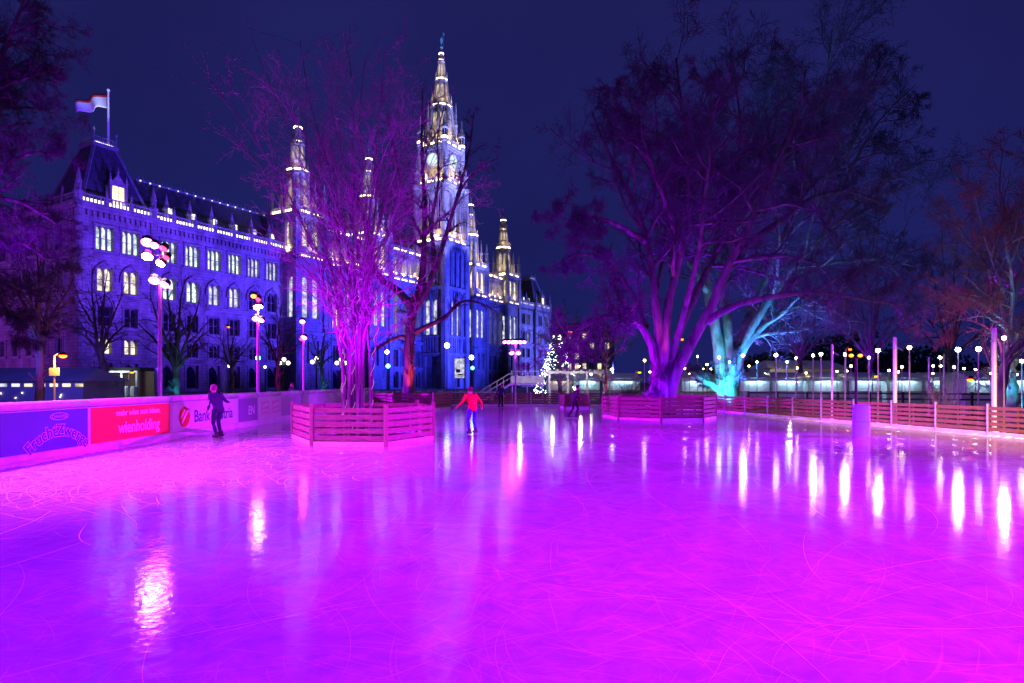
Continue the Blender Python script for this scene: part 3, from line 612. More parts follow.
# main clock tower
def main_tower(u0, u1, yf):
    m = MB(); gl = MB(); ld = MB(); W_ = u1-u0; yb = yf+W_; cu, cy = (u0+u1)/2, (yf+yb)/2
    faces = [((u0, yf, 0), (1, 0, 0), (0, 1, 0)), ((u0, yb, 0), (0, -1, 0), (1, 0, 0)), ((u1, yf, 0), (0, 1, 0), (-1, 0, 0)), ((u1, yb, 0), (-1, 0, 0), (0, -1, 0))]
    for fi, (O, e, inn) in enumerate(faces):
        O_, e_, in_ = Vector(O), Vector(e), Vector(inn)
        ops = [(W_*0.30, W_*0.70, 0.4, 9.0), (W_*0.28, W_*0.46, 15, 25), (W_*0.54, W_*0.72, 15, 25), (W_*0.2, W_*0.34, 29, 38), (W_*0.43, W_*0.57, 29, 38), (W_*0.66, W_*0.8, 29, 38)]
        wall(m, O, e, inn, W_, 0, 41, ops, 0.8)
        for k in range(9):                                     # thin blind ribs
            s = W_*(0.12+0.76*k/8); p = O_+e_*s-in_*0.1
            for za, zb in ((10.2, 14.6), (25.8, 28.4), (38.3, 40.2)): m.cbox((p.x, p.y, za), 0.3, 0.3, zb-za)
        for k in (0.25, 0.5, 0.75):
            p = O_+e_*(W_*k)-in_*0.1; m.cbox((p.x, p.y, 9.8), 0.4, 0.4, 30.4)
        for zc, hh, oo in ((9.2, 0.8, 0.5), (14.2, 0.6, 0.4), (27.5, 0.9, 0.6), (39.8, 1.2, 0.8)): cornice(m, O, e, inn, W_, zc, hh, oo, zc > 39)
        for s0, s1, za, zb, gg in ((0.28, 0.46, 15, 25, 'glass_pale'), (0.54, 0.72, 15, 25, 'glass_pale')):
            if fi < 2:
                c = O_+in_*0.75; gg_ = MB(); gg_.poly([c+e_*(W_*(s0+(s1-s0)*x))+Vector((0, 0, z)) for x, z in lancet(0.06, 0.94, za+0.2, zb-0.2)], -in_, 0.05); gg_.build('window', M[gg], hall)
        balustrade(m, ld, O_-in_*0.7, e, inn, W_, 41.0, 1.5, W_/3, pin=2.0)
        # belfry with two tall openings
        b = W_*0.06; O2 = O_+e_*b+in_*b; L2 = W_-2*b
        bo = [(L2*0.17, L2*0.44, 44.5, 55.0), (L2*0.56, L2*0.83, 44.5, 55.0)]
        wall(m, O2, e, inn, L2, 41, 57, bo, 1.3)
        for s0, s1, za, zb in bo:
            c = O2+in_*1.25; gl.poly([c+e_*s+Vector((0, 0, z)) for s, z in lancet(s0+0.25, s1-0.25, za, zb-0.3)], -in_, 0.04)
            sm = (s0+s1)/2; p = O2+e_*sm+in_*0.6; m.cbox((p.x, p.y, za), 0.25, 0.25, zb-za)
            for q in range(7):
                t0, t1 = q/7, (q+1)/7
                for sg in (-1, 1):
                    f_ = lambda t: O2+e_*(sm+sg*(s1-s0)*0.56*math.cos(t*1.5)**0.8)-in_*0.15+Vector((0, 0, zb-2.2+2.9*math.sin(t*1.5)))
                    m.beam(f_(t0), f_(t1), 0.35, 0.3)
        for k in (0.06, 0.505, 0.94):
            p = O2+e_*(L2*k)-in_*0.2; m.cbox((p.x, p.y, 42), 0.45, 0.45, 15)
        cornice(m, O2, e, inn, L2, 56.2, 1.4, 0.7, True); balustrade(m, ld, O2-in_*0.7, e, inn, L2, 57.6, 1.5, L2/3, pin=1.6)
        # clock stage
        b3 = W_*0.10; O3 = O_+e_*b3+in_*b3; L3 = W_-2*b3
        wall(m, O3, e, inn, L3, 57, 68, [(L3*0.12, L3*0.30, 57.6, 60.2), (L3*0.36, L3*0.64, 57.6, 60.2), (L3*0.70, L3*0.88, 57.6, 60.2)], 0.6)
        for k in (0.04, 0.2, 0.8, 0.96):
            p = O3+e_*(L3*k)-in_*0.12; m.cbox((p.x, p.y, 60.5), 0.36, 0.36, 7.0)
        cornice(m, O3, e, inn, L3, 67.0, 1.3, 0.6, True); balustrade(m, ld, O3-in_*0.6, e, inn, L3, 68.3, 1.5, L3/3, pin=1.8)
        if fi < 3:
            cc = O3+e_*(L3*0.5)-in_*0.05+Vector((0, 0, 64.2))
            ring = MB(); N = 28
            ang = [2*math.pi*i/N for i in range(N)]
            ring.loft([[cc+e_*(r*math.cos(a))+Vector((0, 0, r*math.sin(a)))-in_*d for a in ang] for r, d in ((2.25, 0.0), (2.25, 0.3), (1.9, 0.34), (1.85, 0.2))], cap=False)
            rg = ring.build('clock', M['stone'], hall)
            dl = MB(); dl.poly([cc+e_*(1.86*math.cos(a))+Vector((0, 0, 1.86*math.sin(a))) for a in ang], -in_, 0.16); dl.build('dial', M['clock'], rg)
            hd = MB()
            def hand(ang_, ln, w_):
                d = e_*math.sin(ang_)+Vector((0, 0, math.cos(ang_))); hd.beam(cc-in_*0.2-d*0.3, cc-in_*0.2+d*ln, w_, 0.05)
            hand(math.radians(200), 1.5, 0.2); hand(math.radians(40), 1.05, 0.28)
            for i in range(12):
                a = 2*math.pi*i/12; d = e_*math.sin(a)+Vector((0, 0, math.cos(a))); hd.beam(cc-in_*0.18+d*1.45, cc-in_*0.18+d*1.75, 0.14, 0.04)
            hd.build('clock_hands', M['black'], rg)
    m.box(u0+1, u1-1, yf+1, yb-1, 67.9, 68.3)
    # corner buttresses and turrets
    for px, py in ((u0, yf), (u1, yf), (u0, yb), (u1, yb)):
        m.bevbox(px-0.95, px+0.95, py-0.95, py+0.95, 0, 41.5, 0.3); m.ngon(px, py, [(1.0, 41.5), (0.9, 42), (0.9, 56.2), (1.15, 56.6), (1.15, 57.4), (0.6, 57.8)], 8)
        dx, dy = (cu-px)*0.16, (cy-py)*0.16
        pinnacle(m, px, py, 57.4, 7.5, 0.5)
        m.ngon(px+dx, py+dy, [(0.85, 57), (0.85, 68.4), (1.05, 68.7), (1.05, 69.3), (0.75, 69.5)], 8)
        stage(m, gl, px+dx, py+dy, 0.8, 69.5, 72.6, 6, 0.14, 0.9); m.ngon(px+dx, py+dy, [(0.75, 72.6), (0.1, 76.6), (0.2, 76.8), (0.02, 77.6)], 6)
        ring_led(ld, px+dx, py+dy, 0.95, 69.4, 70.6, 6)
    # lantern and openwork spire
    gu = MB(); stage(m, gu, cu, cy, 3.9, 68.3, 80.2, 8, 0.42, 3.6, lz=0.05, tp=0.76); ring_led(ld, cu, cy, 3.95, 68.5, 69.6); ring_led(ld, cu, cy, 2.95, 80.3, 80.9)
    for i in range(8):
        a = math.pi/8+i*math.pi/4; pinnacle(m, cu+4.3*math.cos(a), cy+4.3*math.sin(a), 69, 12.5, 0.36)
    stage(m, gu, cu, cy, 2.45, 80.2, 88.0, 8, 0.28, 2.6, lz=0.05, tp=0.68); ring_led(ld, cu, cy, 1.75, 88.1, 88.7)
    stage(m, gu, cu, cy, 1.35, 88.0, 93.6, 8, 0.18, 1.6, lz=0.05, tp=0.62); ring_led(ld, cu, cy, 0.85, 93.7, 94.3)
    m.ngon(cu, cy, [(0.9, 93.6), (0.7, 94.4), (0.5, 95.0), (0.62, 95.6), (0.62, 96.2), (0.35, 96.6), (0.3, 97.6)], 8); ring_led(ld, cu, cy, 0.66, 95.7, 96.3)
    t = m.build('main_tower', M['stone'], hall)
    tag(gl.build('lancet_glass', M['glass_dark'], t), kind='stuff'); tag(gu.build('lantern_glass', M['glass_lantern'], t), kind='stuff'); tag(ld.build('gallery_lamps', M['led'], t), kind='stuff')
    st = MB()                                                   # armoured standard bearer on the tip
    st.ngon(cu, cy, [(0.45, 97.6), (0.45, 97.9), (0.2, 98.0)], 8)
    for sx in (-0.16, 0.16): st.tube([(cu+sx*1.2, cy, 98.0), (cu+sx, cy, 98.7), (cu+sx*0.8, cy, 99.3)], [0.13, 0.15, 0.18], 6)
    st.tube([(cu, cy, 99.2), (cu, cy, 99.7), (cu, cy, 100.3), (cu, cy, 100.5)], [0.27, 0.3, 0.36, 0.14], 8); st.ball((cu, cy, 100.72), 0.22, 8, 6)
    st.tube([(cu+0.3, cy, 100.2), (cu+0.6, cy, 99.9), (cu+0.72, cy-0.1, 100.3)], [0.12, 0.1, 0.08], 6); st.tube([(cu-0.3, cy, 100.2), (cu-0.48, cy, 99.8), (cu-0.4, cy-0.1, 99.4)], [0.12, 0.1, 0.08], 6)
    st.tube([(cu+0.72, cy-0.1, 98.0), (cu+0.72, cy-0.1, 102.4)], 0.05, 5)
    st.poly([(cu+0.76, cy-0.1, 101.7), (cu+1.5, cy-0.1, 101.8), (cu+1.2, cy-0.1, 102.0), (cu+1.5, cy-0.1, 102.3), (cu+0.76, cy-0.1, 102.3)], (0, 1, 0), 0.04)
    st.build('tower_statue', M['verdigris'], hall)
main_tower(87, 97, -10.2)

# flag on the left pavilion
fp = MB(); fx, fy = 7.2, 4.3
fp.ngon(fx, fy, [(0.4, 42.6), (0.4, 43.0), (0.2, 43.2), (0.13, 52.5), (0.25, 52.7), (0.25, 52.9), (0.02, 53.2)], 8)
pole_ = fp.build('flagpole', M['white'], hall)
def flag():
    vs = []; fs = []; nx, nz = 18, 8; d = Vector((-0.45, 0.89, 0)).normalized()
    for i in range(nx+1):
        for j in range(nz+1):
            s = i/nx*5.6; wv = 0.5*math.sin(s*1.9+j*0.2)*min(1, s/1.5); z = 52.2-j/nz*2.6-0.10*s*s*0.35+0.15*math.sin(s*1.4)
            z = z+ (0.35*(j/nz-0.5)*min(1, s/5.6))
            vs.append(Vector((fx, fy, z))+d*s+Vector((d.y, -d.x, 0))*wv)
    top = [];
    for i in range(nx):
        for j in range(nz):
            a = i*(nz+1)+j; fs.append((a, a+1, a+nz+2, a+nz+1)); top.append(j)
    me = bpy.data.meshes.new('flag'); me.from_pydata([tuple(v) for v in vs], [], fs)
    me.materials.append(M['flag_white']); me.materials.append(M['flag_red'])
    for p, j in zip(me.polygons, top): p.material_index = 1 if j < 2 else 0
    me.shade_smooth(); o = link('flag', me, pole_)
    sm = o.modifiers.new('thick', 'SOLIDIFY'); sm.thickness = 0.02
M['flag_white'] = mat('flag_white_cloth', (0.75, 0.76, 0.78), 0.8, var=0.05, scale=2); M['flag_red'] = mat('flag_red_cloth', (0.55, 0.03, 0.03), 0.8, var=0.1, scale=2)
flag()

# facade floodlights standing in the square and on the roofs
for u, w, p, c in ((-10, 44, 150000, (0.13, 0.03, 1.0)), (18, 46, 250000, (0.11, 0.03, 1.0)), (45, 46, 340000, (0.06, 0.03, 1.0)), (72, 46, 420000, (0.03, 0.03, 1.0)), (98, 50, 520000, (0.03, 0.04, 1.0)), (128, 46, 520000, (0.06, 0.07, 1.0)), (158, 46, 420000, (0.10, 0.11, 1.0))):
    spot(hallpt(u, w, 3.0), hallpt(u, 0, 30 if u < 60 else 24), p, c, 78, 1.0, 0.5)
LAV = (0.24, 0.26, 1.0)
for u, w, tz, p in ((66, 30, 68, 900000), (118, 34, 68, 900000), (78, 44, 84, 900000)):
    spot(hallpt(u, w, 4.0), hallpt(92, 5, tz), p, LAV, 26, 0.9, 0.5)
for u in (45, 67.5, 114.7, 136): spot(hallpt(u-6, 30, 4.0), hallpt(u, 0, 51), 420000, LAV, 20, 0.9, 0.5)
spot(hallpt(-45, -20, 3.0), hallpt(0, -22, 20), 90000, (0.30, 0.03, 0.8), 90, 1.0, 0.5)
spot(hallpt(6.1, 4.0, 38.0), hallpt(4, -4, 51), 14000, (0.8, 1.0, 1.0), 34, 0.8, 0.2)

# warm uplights set on the galleries, washing the stonework above them
WRM = (1.0, 0.70, 0.40)
def uplight(u, w, z, cu, cw, p): spot(hallpt(u, w, z), hallpt(cu, cw, z+2.6), p, WRM, 125, 0.8, 0.2, 'gallery_uplight')
for z, off, p in ((42.6, 7.2, 2600), (59.2, 6.6, 2000), (70.2, 5.6, 1500), (81.8, 4.2, 700), (89.2, 3.0, 350)):
    for du, dw in ((-off, -1.5), (-off, 2.5), (1.5, off), (-2.5, off)):
        uplight(92+du, 5.2+dw, z, 92+(du if abs(du) < off else 0), 5.2+(dw if abs(dw) < off else 0), p*0.6)
for u in (45, 67.5, 114.7, 136):
    for z, off, p in ((40.2, 4.7, 1100), (50.0, 3.4, 450), (30.6, 5.2, 900)):
        uplight(u-off*0.9, 1.5, z, u, 1.5, p*0.7); uplight(u+0.5, 0.2+off, z, u+0.5, 0.2, p)
for u0, u1, n in ((50, 63, 3), (72, 86, 3), (98, 110, 3), (119, 131, 3)):
    for i in range(n): q = u0+(i+.5)*(u1-u0)/n; uplight(q, 3.6, 31.0, q, 1.0, 900)

# ------------------------------------------------------------------ rink boards, fences and planters
def textmesh(name, body, size, mt, parent, loc, rot, bold=0.0, extrude=0.003, align='LEFT', bend=None, sx=1.0, shear=0.0):
    """flat lettering, at its place on the board; local x runs along the text"""
    cu = bpy.data.curves.new(name, 'FONT'); cu.body = body; cu.size = size; cu.offset = bold; cu.extrude = extrude; cu.align_x = align; cu.shear = shear
    o = bpy.data.objects.new('tmp_text', cu); COL.objects.link(o); bpy.context.view_layer.update()
    me = bpy.data.meshes.new_from_object(o.evaluated_get(bpy.context.evaluated_depsgraph_get())); me.name = name
    bpy.data.objects.remove(o); bpy.data.curves.remove(cu)
    for v in me.vertices:
        v.co.x *= sx
        if bend:
            R = bend; a = v.co.x/R; r = R+v.co.y; v.co.x = r*math.sin(a); v.co.y = r*math.cos(a)-R
    me.materials.clear(); me.materials.append(mt)
    t = bpy.data.objects.new(name, me); COL.objects.link(t); t.parent = parent; t.location = loc; t.rotation_euler = rot
    return t
boards = empty('rink_boards', (LX, 10, 0), 0, 'long white rink boards with advertising banners along the left edge', 'rink boards')
# local frame of the boards: x = depth beyond 10 m, z up; boards stand on the left edge, faces towards +X
def banner(y0, y1, col, nm, lab, var=0.06):
    m = MB(); m.box(0.026, 0.034, y0-10+0.02, y1-10-0.02, 0.215, 1.14)
    o = m.build('banner', mat(nm, col, 0.5, var=var, scale=1.5), boards); o['label'] = lab
    return o
BY = [4.0, 9.6, 13.2, 15.25, 18.4, 21.0, 22.9, 25.6, 28.4, 31.2, 34, 37, 40, 43, 46.2]
BY = [4.2, 8.2, 12.1, 15.62, 19.36, 24.1, 26.0, 28.6, 31.6, 33.4, 36.4, 39.4, 42.4, 46.2]
for i in range(len(BY)-1):
    m = MB(); m.box(-0.05, 0.02, BY[i]-10+0.006, BY[i+1]-10-0.006, 0.20, 1.16); m.build('panel', M['white'], boards)
    m = MB(); m.box(-0.06, 0.03, BY[i]-10+0.006, BY[i+1]-10-0.006, 0.0, 0.195); m.build('kick_plate', M['white'], boards)
    m = MB(); m.loft([[(0.10*math.cos(t)*0.9-0.03, yy, 1.265+0.10*math.sin(t)) for t in [2*math.pi*q/14 for q in range(14)]] for yy in (BY[i]-10+0.004, BY[i+1]-10-0.004)]); m.build('top_rail', M['white'], boards, smooth=True)
    m = MB(); m.box(-0.13, -0.055, BY[i]-10-0.04, BY[i]-10+0.04, 0, 1.0); m.beam((-0.55, BY[i]-10, 0.02), (-0.1, BY[i]-10, 0.85), 0.05, 0.05); m.build('post', M['steel'], boards)
TR = (math.pi/2, 0, math.pi/2)       # text standing on the board, reading from the rink
M['t_white'] = mat('print_white', (0.85, 0.85, 0.85), 0.5, var=0.02); M['t_navy'] = mat('print_navy', (0.03, 0.03, 0.12), 0.5, var=0.02); M['t_red'] = mat('print_red', (0.6, 0.02, 0.03), 0.5, var=0.05)
M['t_pink'] = mat('print_pink', (0.75, 0.35, 0.6), 0.5, var=0.02); M['t_blue'] = mat('print_blue', (0.05, 0.04, 0.35), 0.5, var=0.02)
b1 = banner(12.14, 15.58, (0.10, 0.06, 0.34), 'banner_blue', 'blue banner with arched yoghurt brand lettering')
def oval(m, y, z, a, b, x, n=28): m.poly([(x, y+a*math.cos(2*math.pi*i/n), z+b*math.sin(2*math.pi*i/n)) for i in range(n)], (1, 0, 0), 0.003)
textmesh('lettering_outline', 'FruchtZwerge', 0.39, M['t_pink'], b1, (0.036, 4.58, 0.53), TR, bold=0.022, extrude=0.002, align='CENTER', bend=1.25, sx=0.88)
textmesh('lettering', 'FruchtZwerge', 0.39, M['t_blue'], b1, (0.041, 4.58, 0.53), TR, bold=0.002, extrude=0.003, align='CENTER', bend=1.25, sx=0.88)
ov = MB(); oval(ov, 4.58, 0.99, 0.30, 0.09, 0.036); ov.build('logo_oval', M['t_pink'], b1)
ov = MB(); oval(ov, 4.58, 0.99, 0.27, 0.072, 0.040); ov.build('logo_oval', M['t_blue'], b1)
textmesh('lettering', 'DANONE', 0.11, M['t_pink'], b1, (0.046, 4.58, 0.953), TR, align='CENTER')
b2 = banner(15.66, 19.32, (0.70, 0.03, 0.06), 'banner_red', 'red banner with white city holding company lettering')
textmesh('lettering', 'mehr wien zum leben.', 0.235, M['t_white'], b2, (0.036, 7.72, 0.88), TR, bold=0.003, align='CENTER')
textmesh('lettering', 'wienholding', 0.47, M['t_white'], b2, (0.036, 7.75, 0.40), TR, bold=0.006, align='CENTER', sx=0.86)
b3 = banner(19.40, 24.06, (0.72, 0.70, 0.72), 'banner_white', 'white banner with dark bank lettering and red disc')
textmesh('lettering', 'Bank Austria', 0.58, M['t_navy'], b3, (0.036, 10.75, 0.45), TR, bold=0.005, align='LEFT', sx=0.96)
dc = MB(); oval(dc, 10.15, 0.66, 0.34, 0.34, 0.036); dc.build('logo_disc', M['t_red'], b3)
dc = MB(); dc.beam((0.043, 9.98, 0.46), (0.043, 10.38, 0.88), 0.004, 0.07); dc.build('logo_stroke', M['t_white'], b3)
dc = MB(); dc.beam((0.043, 9.92, 0.62), (0.043, 10.18, 0.90), 0.004, 0.045); dc.build('logo_stroke', M['t_white'], b3)
b4 = banner(24.14, 25.96, (0.28, 0.10, 0.42), 'banner_violet', 'violet banner with the letters EN')
textmesh('lettering', 'EN', 0.5, M['t_white'], b4, (0.036, 15.35, 0.48), TR, align='CENTER', bold=0.004)
b6 = banner(26.04, 28.56, (0.75, 0.72, 0.75), 'banner_pale', 'pale banner with two boxed emblems')
for yc in (16.75, 17.95):
    e_ = MB(); e_.box(0.036, 0.040, yc-0.42, yc+0.42, 0.42, 0.98); e_.build('emblem', M['t_pink'], b6)
    for za, zb, hh in ((0.74, 0.84, 0.1), (0.54, 0.60, 0.06)):
        e_ = MB(); e_.beam((0.043, yc-0.3, za), (0.043, yc+0.3, zb), 0.004, hh); e_.build('emblem_stroke', M['t_white'], b6)
banner(28.64, 31.56, (0.45, 0.25, 0.5), 'banner_far', 'mauve banner near the far end of the boards'); banner(31.64, 36.36, (0.7, 0.66, 0.7), 'banner_far2', 'pale banner at the far end of the boards')

def fence_run(root, A, B, panel, h=1.0, slats=5, wood='wood', post_w=0.06, kick=True, lo=0.16, postmat='steel'):
    A = Vector(A); B = Vector(B); L = (B-A).length; k = max(1, round(L/panel)); d = L/k; rz = math.atan2((B-A).y, (B-A).x)
    sh = (h-lo)/slats; key = (round(d, 3), h, wood)
    sm = []
    for q in range(3):
        m = MB(); j1, j2 = [(0, 0), (0.006, -0.004), (-0.005, 0.005)][q]
        m.loft([[(0.04, -0.012+j1, 0.012), (0.04, 0.016+j1, 0.012), (0.04, 0.016+j1, sh-0.045), (0.04, -0.012+j1, sh-0.045)], [(d-0.04, -0.012+j2, 0.012+j1), (d-0.04, 0.016+j2, 0.012+j1), (d-0.04, 0.016+j2, sh-0.045+j2), (d-0.04, -0.012+j2, sh-0.045+j2)]])
        sm.append(m.mesh('slat', M[wood]))
    pm = MB(); pm.bevbox(-post_w/2, post_w/2, -0.05, 0.05, 0, h+0.06, 0.012); pmm = pm.mesh('post', M[postmat])
    km = MB(); km.box(0.035, d-0.035, -0.035, -0.016, 0.0, lo-0.02); kmm = km.mesh('kick_board', M['white'])
    br = MB(); br.box(d*0.5-0.03, d*0.5+0.03, 0.02, 0.05, 0.05, h-0.03); brm = br.mesh('batten', M[wood])
    e = (B-A).normalized(); R = root.matrix_basis.inverted() if False else None
    for i in range(k):
        p = A+e*(d*i)
        for j in range(slats):
            o = link('slat', sm[(i*2+j) % 3], root, (p.x, p.y, lo+j*sh), rz)
        link('batten', brm, root, (p.x, p.y, 0), rz)
        if kick: link('kick_board', kmm, root, (p.x, p.y, 0), rz)
        link('post', pmm, root, (p.x, p.y, 0), rz)
    return pmm, rz
def endpost(root, pmm, rz, B): link('post', pmm, root, (B[0], B[1], 0), rz)
rf_ = empty('wooden_fence', (0, 0, 0), 0, 'long slatted wooden fence with steel posts along the right edge of the rink', 'fence')
pm_, rz_ = fence_run(rf_, FR1, FR0, 1.93, 1.02); endpost(rf_, pm_, rz_, FR0)
bf_ = empty('wooden_fence', (0, 0, 0), 0, 'slatted wooden fence across the far end of the rink', 'fence')
pm_, rz_ = fence_run(bf_, BK0, BK1, 2.0, 1.02, wood='wood_dark'); endpost(bf_, pm_, rz_, BK1)
cf_ = empty('wooden_fence', (0, 0, 0), 0, 'short slatted fence closing the far right corner of the rink', 'fence')
pm_, rz_ = fence_run(cf_, BK1+Vector((0.12, -0.1, 0)), FR1+Vector((-0.1, 0.12, 0)), 1.9, 1.02); endpost(cf_, pm_, rz_, FR1+Vector((-0.1, 0.12, 0)))
# dark second railing behind the right fence
dr = empty('dark_railing', (0, 0, 0), 0, 'dark low railing running behind the right wooden fence', 'railing')
for i in range(14):
    p = Vector((14.2+i*1.6*0.93, 37-i*1.6*0.36, 0)); q = p+Vector((1.6*0.93, -1.6*0.36, 0))
    for zz in (0.45, 0.85, 1.15):
        m = MB(); m.beam((0, 0, zz), tuple(q-p+Vector((0, 0, zz))), 0.04, 0.09); m.build('rail', M['black'], dr, p)
    m = MB(); m.box(-0.05, 0.05, -0.05, 0.05, -0.08, 1.25); m.build('post', M['black'], dr, p)

def planter(name, pts, label, wood='wood_dark', h=1.12, postw=0.11):
    root = empty(name, (0, 0, 0), 0, label, 'planter fence', 'slatted fences around the trees on the ice')
    n = len(pts)
    for i in range(n):
        A = Vector((pts[i][0], pts[i][1], 0)); B = Vector((pts[(i+1) % n][0], pts[(i+1) % n][1], 0))
        # outward side towards -local y: run clockwise seen from above gives outside on the right
        fence_run(root, A, B, (B-A).length, h, 5, wood, postw, True, 0.15, wood)
    soil = MB(); soil.add([(p[0]*0.97+0.03*sum(q[0] for q in pts)/n, p[1]*0.97+0.03*sum(q[1] for q in pts)/n, 0.02) for p in pts], [tuple(range(n))])
    soil.build('soil', M['ground'], root)
    return root
def regular(cx, cy, r, n, rot): return [(cx+r*math.cos(rot+2*math.pi*i/n), cy+r*math.sin(rot+2*math.pi*i/n)) for i in range(n)]
P1 = [(-5.62, 17.3), (-3.5, 17.1), (-2.45, 19.15), (-3.3, 21.4), (-5.6, 21.9), (-7.05, 19.8)]
planter('planter_fence', P1, 'hexagonal slatted planter fence around the magenta lit many-stemmed tree')
planter('planter_fence', regular(7.35, 30.9, 2.75, 8, math.radians(-101)), 'octagonal slatted planter fence around the huge purple lit tree')
planter('planter_fence', regular(-6.6, 41.0, 2.5, 6, math.radians(-110)), 'smaller slatted planter fence around the dark forked tree')
planter('planter_fence', regular(4.3, 42.3, 1.2, 4, math.radians(-130)), 'small square slatted enclosure by the far fence', h=0.95)

# ------------------------------------------------------------------ lamps and masts
M['e_warm'] = emit('globe_warm', (1.0, 0.72, 0.30), 44); M['e_white'] = emit('globe_white', (1.0, 0.88, 0.62), 55)
M['e_cool'] = emit('globe_cool', (0.75, 0.85, 1.0), 55); M['e_teal'] = emit('globe_teal', (0.45, 1.0, 0.9), 34); M['e_orange'] = emit('sodium_lamp', (1.0, 0.13, 0.002), 9.0)
M['e_mag'] = emit('magenta_head', (1.0, 0.06, 0.85), 55.0); M['e_red'] = emit('red_head', (1.0, 0.03, 0.10), 7.0); M['e_whitehead'] = emit('white_head', (1.0, 0.75, 1.0), 80.0); M['e_or2'] = emit('orange_head', (1.0, 0.16, 0.03), 8.0); M['e_cyan'] = emit('cyan_head', (0.1, 0.8, 1.0), 8.0)
def lamp_post(x, y, D, em, label, r=0.11, pole='lamp_pole', pr=0.028, top=None, grp='globe lamps along the rink and the stalls', arm=0.0):
    """slim pole that carries a lit globe; (x, y) is where the globe is seen, D its distance"""
    c = W(x, y, D); root = empty('globe_lamp', (c.x+arm, c.y, -0.08), 0, label, 'lamp', grp)
    h = c.z+0.08; ht = (h if top is None else W(x, top, D).z+0.08)
    m = MB(); m.ngon(0, 0, [(pr*2.2, 0), (pr*2.2, 0.12), (pr, 0.16), (pr*0.9, max(ht, h)-r*(1 if top is None and not arm else 0)), (pr*0.7, max(ht, h)-r*(0.95 if top is None and not arm else 0)+0.01)], 8); m.build('pole', M[pole], root)
    if arm or top is not None:
        m = MB(); m.beam((0, 0, h+r+0.03), (-arm-0.001 if arm else 0.16, 0, h+r+0.03), 0.03, 0.03); m.build('arm', M[pole], root)
    gx = -arm if arm else (0.16 if top is not None else 0)
    m = MB(); m.ball((gx, 0, h), r, 10, 7); m.build('globe', M[em], root, smooth=True)
    m = MB(); m.ngon(gx, 0, [(r*0.5, h+r*0.82), (r*0.5, h+r*1.15), (r*0.2, h+r*1.3)], 8); m.build('cap', M['black'], root)
    return root
# (x, y, D, kind, radius)
LAMPS = [(776, 355, 33, 'e_white', .13), (796, 358, 36, 'e_warm', .10), (787, 362, 44, 'e_teal', .12), (813, 355.5, 33, 'e_warm', .11), (821, 354, 31, 'e_white', .12), (797, 368, 46, 'e_warm', .11),
  (806, 373, 56, 'e_warm', .11), (822, 374, 58, 'e_warm', .11), (845, 354.5, 31, 'e_white', .11), (851, 366, 42, 'e_warm', .12), (837, 371.5, 54, 'e_white', .11), (847, 371, 56, 'e_white', .10),
  (869, 357.5, 31, 'e_warm', .10), (878, 350.5, 27, 'e_white', .14), (889, 370.5, 48, 'e_white', .12), (902, 367, 38, 'e_warm', .11), (898.5, 372, 52, 'e_white', .11), (909.5, 347.5, 26, 'e_warm', .12),
  (933, 366, 40, 'e_white', .11), (940, 357.5, 31, 'e_white', .11), (933, 373.5, 56, 'e_white', .11), (940.5, 366, 42, 'e_white', .11), (954, 367, 42, 'e_cool', .12), (958, 349.5, 27, 'e_cool', .15), (978.5, 349, 26, 'e_cool', .15),
  (964, 368.5, 44, 'e_white', .11), (975.5, 369.5, 46, 'e_white', .11), (990.5, 373.5, 40, 'e_white', .11), (996.5, 373, 44, 'e_white', .11), (1004, 338, 22.5, 'e_white', .10), (1016.5, 374.5, 42, 'e_white', .12), (1022, 361, 26, 'e_white', .11),
  (579, 366.5, 52, 'e_warm', .13), (591, 374.5, 62, 'e_white', .13), (612, 369.5, 50, 'e_cool', .15), (644.5, 360.5, 44, 'e_warm', .13), (650, 372, 52, 'e_warm', .11), (685, 368.5, 47, 'e_warm', .12), (689.5, 373.5, 53, 'e_warm', .11), (697.5, 356.5, 46, 'e_warm', .09),
  (703, 369, 52, 'e_warm', .12), (707, 364.5, 46, 'e_warm', .12), (711, 369, 54, 'e_warm', .10), (719, 357.5, 40, 'e_white', .12), (719, 366, 48, 'e_white', .10), (729.5, 362, 40.2, 'e_teal', .10), (743, 355.5, 38, 'e_warm', .13), (749, 366, 48, 'e_warm', .10),
  (757, 362, 42, 'e_warm', .11), (765, 374, 58, 'e_white', .11)]
LAMPS.sort(key=lambda q: q[0])
ORD = ['first', 'second', 'third', 'fourth', 'fifth', 'sixth', 'seventh', 'eighth', 'ninth', 'tenth', 'eleventh', 'twelfth', 'thirteenth', 'fourteenth', 'fifteenth', 'sixteenth', 'seventeenth', 'eighteenth', 'nineteenth', 'twentieth', 'twenty-first', 'twenty-second', 'twenty-third', 'twenty-fourth', 'twenty-fifth', 'twenty-sixth', 'twenty-seventh', 'twenty-eighth', 'twenty-ninth', 'thirtieth', 'thirty-first', 'thirty-second', 'thirty-third', 'thirty-fourth', 'thirty-fifth']
hue = {'e_warm': 'warm', 'e_white': 'white', 'e_cool': 'bluish white', 'e_teal': 'teal', 'e_orange': 'orange'}
cnt = {}
for (x, y, D, k, r) in LAMPS:
    zone = 'left of cyan trunk' if x < 722 else ('between cyan trunk and pedestal' if x < 862 else 'right of violet pedestal')
    key = (hue[k], zone); cnt[key] = cnt.get(key, 0)+1
    lamp_post(x, y, D, k, '%s globe lamp on slim pole, %s such from left, %s' % (hue[k], ORD[cnt[key]-1], zone), r*0.66)
